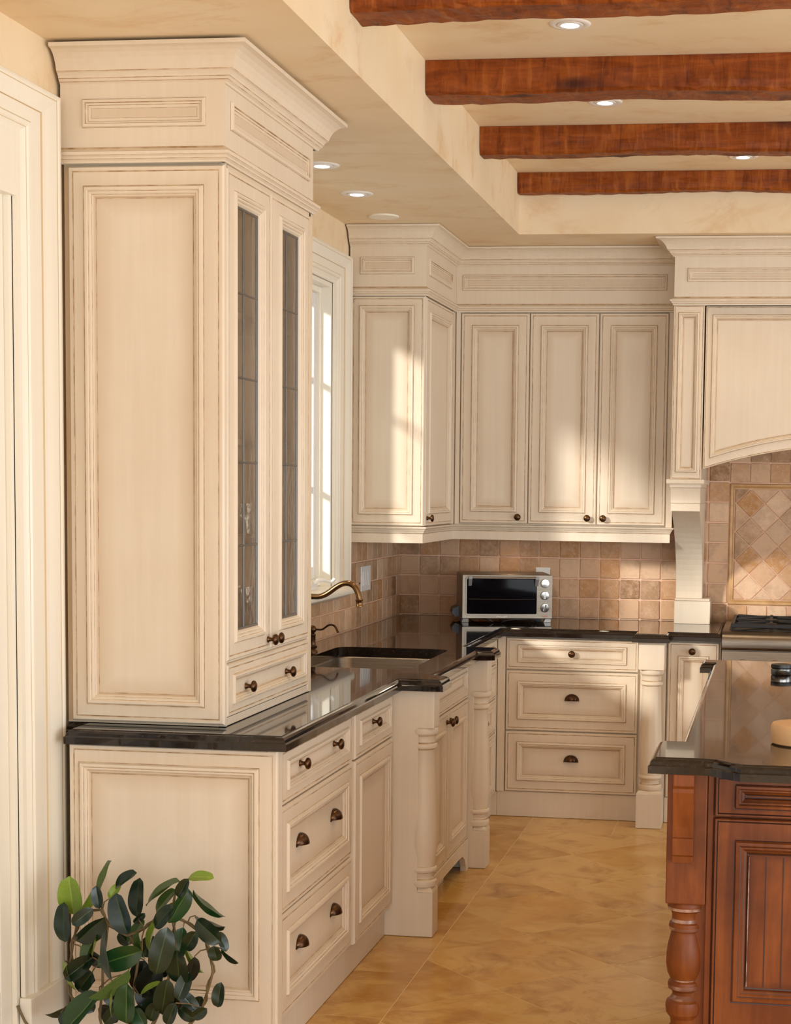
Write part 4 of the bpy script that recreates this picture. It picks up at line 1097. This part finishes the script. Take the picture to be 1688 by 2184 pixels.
for z in (1.109, 1.049, .988):
    kn = MB().lathe([(.0215, 0), (.0215, .012), (.020, .014), (.0, .0145)], (.818, oy0 - .0005, z), 24, axis=(0, -1, 0)).obj('knob', CHROME, to, smooth=True, angle=30)
    a = {1.109: 0.0, 1.049: 1.4, .988: 1.3}[z]
    g = MB(); dx, dz = math.cos(a) * .017, math.sin(a) * .017; ex, ez = -math.sin(a) * .0045, math.cos(a) * .0045
    q = [(.818 - dx - ex, z - dz - ez), (.818 + dx - ex, z + dz - ez), (.818 + dx + ex, z + dz + ez), (.818 - dx + ex, z - dz + ez)]
    g.rings([[(p[0], oy0 - .0145, p[1]) for p in q], [(p[0], oy0 - .022, p[1]) for p in q]], 0, cap=True); g.obj('grip', CHROME, kn)
MB().box(.805, oy0 - .0012, .945, .833, oy0 - .0002, .948).obj('indicator', RED, to)
# maker's badge
fcv = bpy.data.curves.new('badge_text', 'FONT'); fcv.body = "(De'Longhi)"; fcv.size = .0115; fcv.align_x = 'CENTER'; fcv.align_y = 'CENTER'; fcv.extrude = .0002; fcv.offset = .0002
fo = bpy.data.objects.new('badge_text', fcv); COL.objects.link(fo)
bpy.context.view_layer.update()
me_ = bpy.data.meshes.new_from_object(fo.evaluated_get(bpy.context.evaluated_depsgraph_get())); bpy.data.objects.remove(fo)
me_.materials.clear(); me_.materials.append(WHITEPL)
bo = bpy.data.objects.new('badge', me_); COL.objects.link(bo); bo.parent = to; bo.location = Vector((.606, oy0 - .0006, .9435)) - ORG[to.name]; bo.rotation_euler = (math.pi / 2, 0, 0)
for x, y in ((ox0 + .02, oy0 + .03), (ox1 - .018, oy0 + .03)):
    MB().prism([(x - .020, CT + .0006), (x + .014, CT + .0006), (x + .014, oz0 + .001), (x - .014, oz0 + .001)], 'y', y - .022, y + .03).obj('foot', GREYPL, to, bevel=.002)
for x in (ox0 + .03, ox1 - .03): MB().box(x - .014, oy1 - .05, CT + .0006, x + .014, oy1 - .02, oz0).obj('foot', BLACKPLASTIC, to)
MB().prism([(ox0 - .036, .950), (ox0 - .030, .972), (ox0 - .0005, .985), (ox0 - .0005, .935), (ox0 - .020, .930)], 'y', oy1 - .17, oy1 - .03).obj('side_guard', BLACKPLASTIC, to)
cd = MB()
cd.tube(bez((.47, -.17, .918), (.50, -.40, .934), (.53, -.44, .942), (.56, -.42, .918), 10), .0032, 8)
cd.tube(bez((.60, -.45, .918), (.63, -.50, .942), (.70, -.47, .938), (.755, -.43, .931), 10), .0034, 8)
cd.tube([(.755, -.43, .931), (.775, -.42, .926)], .007, 8)
cd.obj('power_cord', BLACKPLASTIC, to, smooth=True)
to.location = (.422, -.468, CT); to.rotation_euler = (0, 0, math.radians(15.5))
# ------------------------------------------------------------------ island
CW = [CHERRY, CGLAZE]
isl = thing('island_cabinet', 'reddish cherry kitchen island with a turned corner post and bracket', 'island', (2.25, -3.2, 0))
IY0, IY1, IX0, IX1 = -4.415, -2.10, 1.735, 2.775
m = MB(); m.box(IX0, IY0 + .022, .10, IX1, IY1, .872); m.box(IX0 + .05, IY0 + .08, 0.001, IX1 - .05, IY1 - .05, .10); m.obj('carcass', CHERRY, isl)
def ipost(x0, y0, flipx):
    # square upper block, turned lower leg
    p = MB(); p.box(x0, y0, .536, x0 + .100, y0 + .100, .8735); p.obj('post', CHERRY, isl, bevel=.003)
    c = (x0 + .050, y0 + .050, 0)
    r = .047
    prof = [(.60, .105), (.98, .112), (1.04, .125), (.98, .140), (.72, .150), (.70, .16), (.98, .170), (1.02, .185), (.92, .20), (.70, .215), (.74, .230), (.96, .244), (1.01, .262), (.95, .275), (.80, .280), (.64, .292), (.66, .300), (.72, .303), (.88, .308), (.90, .318), (.86, .326), (.76, .330), (.78, .334), (.94, .350), (1.02, .372), (1.0, .40), (.92, .425), (.80, .448), (.77, .455), (.78, .458), (.88, .461), (.91, .469), (.88, .478), (.78, .482), (.74, .490), (.74, .500), (.80, .509), (.96, .514), (1.01, .522), (.98, .532), (.92, .537)]
    ml = []
    for a, b in zip(prof[:-1], prof[1:]): ml.append(1 if (round(a[1], 3) in (.308, .330, .461, .482, .514, .280)) else 0)
    MB().lathe([(rr * r, z) for rr, z in prof], c, 28, m_list=ml).obj('turned_leg', [CHERRY, CEDGE], isl, smooth=True, angle=25)
    MB().box(x0 + .003, y0 + .003, 0.001, x0 + .097, y0 + .097, .106).obj('post_foot', CHERRY, isl, bevel=.003)
    # applied bracket on the near face
    bx0, bx1 = x0 + .016, x0 + .068
    b = [(y0, .646), (y0 - .020, .646), (y0 - .022, .664), (y0 - .030, .668), (y0 - .034, .710), (y0 - .026, .714), (y0 - .030, .74), (y0 - .040, .78), (y0 - .052, .83), (y0 - .052, .840), (y0 - .040, .845), (y0 - .040, .8735), (y0, .8735)]
    MB().prism(b, 'x', bx0, bx1).obj('bracket', CHERRY, isl, bevel=.0012)
ipost(1.690, -4.420, 0)
ipost(2.730, -4.420, 1)
for x0 in (1.690, 2.730):
    MB().box(x0 + .02, -2.16, .001, x0 + .09, -2.09, .8735).obj('rear_post', CHERRY, isl, bevel=.003)
MB().box(1.791, -4.405, .10, 1.8065, IY0 + .0225, .872).obj('stile', CHERRY, isl, bevel=.002)
FI = Face('y', IY0 + .020)
for k, (a, b) in enumerate(((1.8095, 2.245), (2.249, 2.690))):
    m = MB(); panel(m, FI, a, .764, b, .868, (.050, .050, .022, .022), mold=.028, lip=.006, feather=.01); m.obj('drawer', CW, isl)
    m = MB(); panel(m, FI, a, .110, b, .759, (.052, .052, .180, .055), mold=.036, lip=.006, feather=.02); d = m.obj('door', CW, isl)
    # bead-board grooves
    n = 6; w0, w1 = a + .052 + .036, b - .052 - .036
    g = MB()
    for j in range(1, n):
        x = w0 + (w1 - w0) * j / n; g.box(x - .0012, IY0 + .0085, .330, x + .0012, IY0 + .0105, .664)
    g.obj('bead_groove', CGLAZE, d)
    g = MB(); g.box(w0 - .0005, IY0 + .004, .330, w0 + .0018, IY0 + .0098, .664); g.obj('worn_edge', CEDGE, d)
m = MB(); Fs = Face('x', 0)
for a, b in ((-4.30, -3.60), (-3.58, -2.90), (-2.88, -2.20)):
    m = MB()
    FL = lambda u, v, n: (IX0 - n, -u, v)
    panel(m, FL, -b, .12, -a, .86, (.06, .06, .06, .06), mold=.032, lip=.008, feather=.03); m.obj('side_panel', CW, isl)
IP = [(1.642, -4.462), (1.775, -4.462), (1.800, -4.468), (1.835, -4.505), (1.872, -4.532), (2.650, -4.532), (2.690, -4.505), (2.72, -4.468), (2.745, -4.462), (2.880, -4.462), (2.880, -4.150), (2.820, -4.150), (2.820, -2.085), (2.865, -2.085), (2.865, -1.945), (1.663, -1.945), (1.663, -2.085), (1.708, -2.085), (1.708, -4.150), (1.642, -4.150)]
m = MB(); slab(m, IP, .874, .914)
ic = m.obj('island_countertop', GRANITE, smooth=True, angle=22, merge=True); tag(ic, 'polished dark granite island top with notched corners reflecting the tiles', 'countertop')
m = MB(); m.lathe([(.080, 0), (.086, .004), (.087, .020), (.087, .048), (.083, .054), (.060, .056), (.0, .056)], (2.030, -4.135, .9145), 40)
tag(m.obj('cutting_board', BOARD, origin=(2.03, -4.135, .9145), smooth=True, angle=40), 'thick round pale wooden board at the right edge of the island', 'cutting board')
t = thing('canister', 'small chrome canister with black lid standing on the far part of the island', 'canister', (1.975, -2.44, .9145))
MB().lathe([(.036, 0), (.038, .003), (.038, .022), (.036, .024)], (1.975, -2.44, .9146), 24).obj('body', CHROME, t, smooth=True)
MB().lathe([(.037, .0242), (.039, .027), (.038, .038), (.02, .041), (0, .041)], (1.975, -2.44, .9146), 24).obj('lid', BLACKPLASTIC, t, smooth=True)

# ------------------------------------------------------------------ potted plant in front of the end panel
LEAVES=[(0.154,-4.511,0.452,0.15,0.536,0.053,'L'),(0.153,-4.566,0.393,0.144,0.475,0.037,'D'),(0.221,-4.504,0.507,0.248,0.585,0.01,'M'),(0.269,-4.514,0.53,0.316,0.571,0.025,'D'),(0.253,-4.517,0.501,0.272,0.533,0.021,'L'),(0.242,-4.554,0.483,0.233,0.531,0.025,'D'),(0.157,-4.533,0.439,0.212,0.507,0.015,'L'),(0.182,-4.588,0.447,0.224,0.48,0.029,'D'),(0.173,-4.539,0.391,0.247,0.45,0.039,'D'),(0.341,-4.611,0.435,0.309,0.518,0.052,'B'),(0.322,-4.499,0.45,0.316,0.532,0.04,'D'),(0.316,-4.509,0.438,0.34,0.459,0.014,'D'),(0.443,-4.513,0.556,0.361,0.507,0.013,'M'),(0.467,-4.516,0.566,0.522,0.58,0.016,'L'),(0.484,-4.561,0.575,0.458,0.533,0.025,'D'),(0.473,-4.533,0.544,0.442,0.469,0.031,'G'),(0.423,-4.487,0.526,0.372,0.48,0.022,'M'),(0.488,-4.538,0.54,0.551,0.481,0.023,'G'),(0.418,-4.488,0.492,0.402,0.466,0.016,'L'),(0.446,-4.562,0.504,0.399,0.456,0.029,'D'),(0.483,-4.508,0.466,0.554,0.448,0.011,'D'),(0.5,-4.545,0.465,0.556,0.424,0.043,'D'),(0.537,-4.491,0.422,0.562,0.385,0.018,'D'),(0.551,-4.536,0.358,0.545,0.391,0.029,'D'),(0.545,-4.485,0.376,0.582,0.345,0.016,'D'),(0.448,-4.617,0.462,0.432,0.366,0.045,'D'),(0.464,-4.546,0.444,0.456,0.377,0.036,'G'),(0.516,-4.593,0.448,0.487,0.404,0.032,'D'),(0.468,-4.6,0.399,0.461,0.315,0.052,'D'),(0.46,-4.513,0.385,0.498,0.33,0.023,'L'),(0.495,-4.551,0.37,0.48,0.309,0.026,'V'),(0.285,-4.616,0.444,0.288,0.346,0.036,'D'),(0.239,-4.533,0.425,0.197,0.339,0.021,'M'),(0.238,-4.535,0.43,0.217,0.368,0.01,'L'),(0.374,-4.598,0.393,0.282,0.356,0.052,'G'),(0.366,-4.558,0.359,0.353,0.419,0.018,'M'),(0.39,-4.534,0.456,0.362,0.386,0.016,'L'),(0.341,-4.497,0.443,0.303,0.398,0.021,'M'),(0.214,-4.535,0.348,0.158,0.303,0.039,'D'),(0.201,-4.486,0.272,0.14,0.286,0.046,'V'),(0.145,-4.55,0.338,0.155,0.262,0.023,'L'),(0.382,-4.503,0.33,0.342,0.258,0.053,'V'),(0.34,-4.496,0.337,0.324,0.263,0.05,'V'),(0.374,-4.503,0.348,0.389,0.299,0.039,'V'),(0.345,-4.614,0.347,0.265,0.283,0.021,'M'),(0.337,-4.608,0.307,0.332,0.22,0.048,'G'),(0.437,-4.587,0.319,0.419,0.234,0.044,'D'),(0.487,-4.568,0.335,0.469,0.278,0.032,'D'),(0.355,-4.568,0.264,0.399,0.299,0.013,'L'),(0.301,-4.595,0.309,0.285,0.24,0.008,'L'),(0.264,-4.609,0.279,0.188,0.197,0.045,'G'),(0.177,-4.549,0.228,0.103,0.187,0.029,'D'),(0.454,-4.551,0.275,0.497,0.231,0.022,'D'),(0.568,-4.556,0.309,0.561,0.255,0.028,'D'),(0.455,-4.58,0.255,0.435,0.207,0.029,'D'),(0.456,-4.562,0.239,0.492,0.216,0.029,'D'),(0.508,-4.603,0.227,0.541,0.25,0.024,'D'),(0.38,-4.562,0.198,0.394,0.239,0.029,'D'),(0.276,-4.495,0.294,0.28,0.252,0.025,'V'),(0.234,-4.509,0.254,0.265,0.221,0.03,'V'),(0.186,-4.506,0.358,0.225,0.322,0.032,'V'),(0.36,-4.54,0.232,0.329,0.188,0.035,'D'),(0.328,-4.507,0.266,0.359,0.222,0.039,'V'),(0.394,-4.548,0.255,0.363,0.211,0.035,'D'),(0.215,-4.484,0.206,0.247,0.165,0.035,'V'),(0.173,-4.516,0.244,0.205,0.208,0.035,'D'),(0.14,-4.568,0.208,0.163,0.183,0.028,'D'),(0.502,-4.511,0.254,0.474,0.214,0.025,'D'),(0.298,-4.489,0.375,0.27,0.397,0.025,'D'),(0.364,-4.495,0.403,0.34,0.356,0.035,'D'),(0.298,-4.561,0.234,0.27,0.195,0.031,'D'),(0.339,-4.557,0.228,0.363,0.191,0.035,'G'),(0.204,-4.513,0.303,0.172,0.259,0.035,'D'),(0.412,-4.502,0.262,0.436,0.225,0.032,'V')]
STEMS=[[(0.167,-4.52,0.43),(0.154,-4.52,0.376),(0.146,-4.52,0.321),(0.147,-4.52,0.244),(0.155,-4.52,0.214),(0.166,-4.52,0.129)],[(0.507,-4.52,0.421),(0.524,-4.52,0.384),(0.534,-4.52,0.324),(0.52,-4.52,0.273),(0.505,-4.52,0.227),(0.446,-4.52,0.139)],[(0.193,-4.52,0.466),(0.236,-4.52,0.472),(0.25,-4.52,0.432),(0.306,-4.52,0.407),(0.35,-4.52,0.428),(0.381,-4.52,0.456),(0.428,-4.52,0.466),(0.466,-4.52,0.449),(0.507,-4.52,0.421)],[(0.333,-4.52,0.347),(0.321,-4.52,0.273),(0.309,-4.52,0.196),(0.301,-4.52,0.137)],[(0.236,-4.52,0.326),(0.235,-4.52,0.272),(0.226,-4.52,0.187),(0.238,-4.52,0.134)],[(0.426,-4.52,0.459),(0.433,-4.52,0.413),(0.423,-4.52,0.337),(0.396,-4.52,0.22),(0.348,-4.52,0.14)],[(0.31,-4.52,0.407),(0.322,-4.52,0.384),(0.335,-4.52,0.343)],[(0.25,-4.52,0.432),(0.247,-4.52,0.403),(0.236,-4.52,0.326)],[(-0.001,-4.52,0.203),(0.019,-4.52,0.163),(0.054,-4.52,0.114)]]

def leaf_proto(bend, fold):
    mb = MB(); nu, nv = 13, 7
    SV = (-1, -.6, -.07, 0, .07, .6, 1)
    for i in range(nu):
        t = i / (nu - 1)
        w = math.sqrt(max(0.0, 1 - (2 * t - 1) ** 2)) ** (.85 if t > .5 else 1.0)
        for j in range(nv):
            s = SV[j]
            mb.v.append((0.5 * w * s, t, fold * abs(s) * w * .5 - bend * (t ** 2) * .5 + .012 * math.sin(t * 9 + s * 2)))
            mb.g[i * nv + j] = 0.75 if j == nv // 2 else 0.0
    for i in range(nu - 1):
        for j in range(nv - 1):
            a = i * nv + j; mb.f.append((a, a + 1, a + nv + 1, a + nv)); mb.m.append(0)
    return mb
_lv = {}
for tone, mt in LEAFMAT.items():
    for v_i, (bd, fo_) in enumerate(((.25, .22), (.42, .12), (.10, .30))):
        o = leaf_proto(bd, fo_).obj('leaf', mt, smooth=True, angle=180); COL.objects.unlink(o); _lv[(tone, v_i)] = o
plant = thing('potted_plant', 'leafy green climbing houseplant on the floor before the cabinet end panel', 'plant', (.30, -4.53, 0))
rl = random.Random(21)
for k, (bx, by, bz, tx, tz, w, tone) in enumerate(LEAVES):
    d = Vector((tx - bx, 0, tz - bz)); L = d.length
    tilt = rl.uniform(-.35, .15)
    dv = Vector((d.x, tilt * L, d.z)).normalized(); Ltrue = 1.22 * L * math.sqrt(1 + tilt * tilt)
    wt = max(w * 1.24, Ltrue * .50)
    roll = math.acos(min(1.0, w * 1.24 / wt)) * rl.choice((-1, 1)) + rl.uniform(-.2, .2)
    ny = Vector((0, -1, 0)); nz = (ny - dv * ny.dot(dv)).normalized(); nx = dv.cross(nz)
    nz2 = nz * math.cos(roll) + nx * math.sin(roll); nx2 = dv.cross(nz2)
    o = _lv[(tone, k % 3)].copy(); o.name = 'leaf'; COL.objects.link(o); o.parent = plant
    M4 = Matrix(((nx2.x * wt, dv.x * Ltrue, nz2.x * Ltrue, 0), (nx2.y * wt, dv.y * Ltrue, nz2.y * Ltrue, 0), (nx2.z * wt, dv.z * Ltrue, nz2.z * Ltrue, 0), (0, 0, 0, 1)))
    M4.translation = Vector((bx, by, bz)) - ORG[plant.name]
    o.matrix_local = M4
    if k % 2 == 0:                                   # petiole to the nearest stem point
        best = min((Vector(p) for s_ in STEMS for p in s_), key=lambda p: (p - Vector((bx, by, bz))).length)
        a = Vector((bx, by, bz))
        if .01 < (best - a).length < .10: MB().tube([a, (a + best) / 2 + Vector((0, -.01, .008)), best], [.0016, .0018, .002], 6).obj('petiole', STEM, plant, smooth=True)
for st in STEMS:
    pts = [Vector(p) for p in st]; dense = []
    for a, b in zip(pts[:-1], pts[1:]):
        for q in range(4): dense.append(a.lerp(b, q / 4))
    dense.append(pts[-1])
    MB().tube(dense, .0036, 7).obj('stem', STEM, plant, smooth=True)
    if len(st) > 4:
        tw = [p + Vector((math.cos(i * .9), math.sin(i * .9), 0)) * .0055 for i, p in enumerate(dense)]
        MB().tube(tw, .0026, 6).obj('stem', STEM, plant, smooth=True)
MB().lathe([(.085, 0.001), (.095, .02), (.112, .075), (.120, .078), (.120, .095), (.112, .095), (.104, .075), (0, .073)], (.30, -4.53, 0), 32).obj('pot', PORC, plant, smooth=True, angle=35)
MB().lathe([(.104, .0735), (.10, .082), (0, .088)], (.30, -4.53, 0), 20).obj('soil', SOIL, plant, smooth=True)
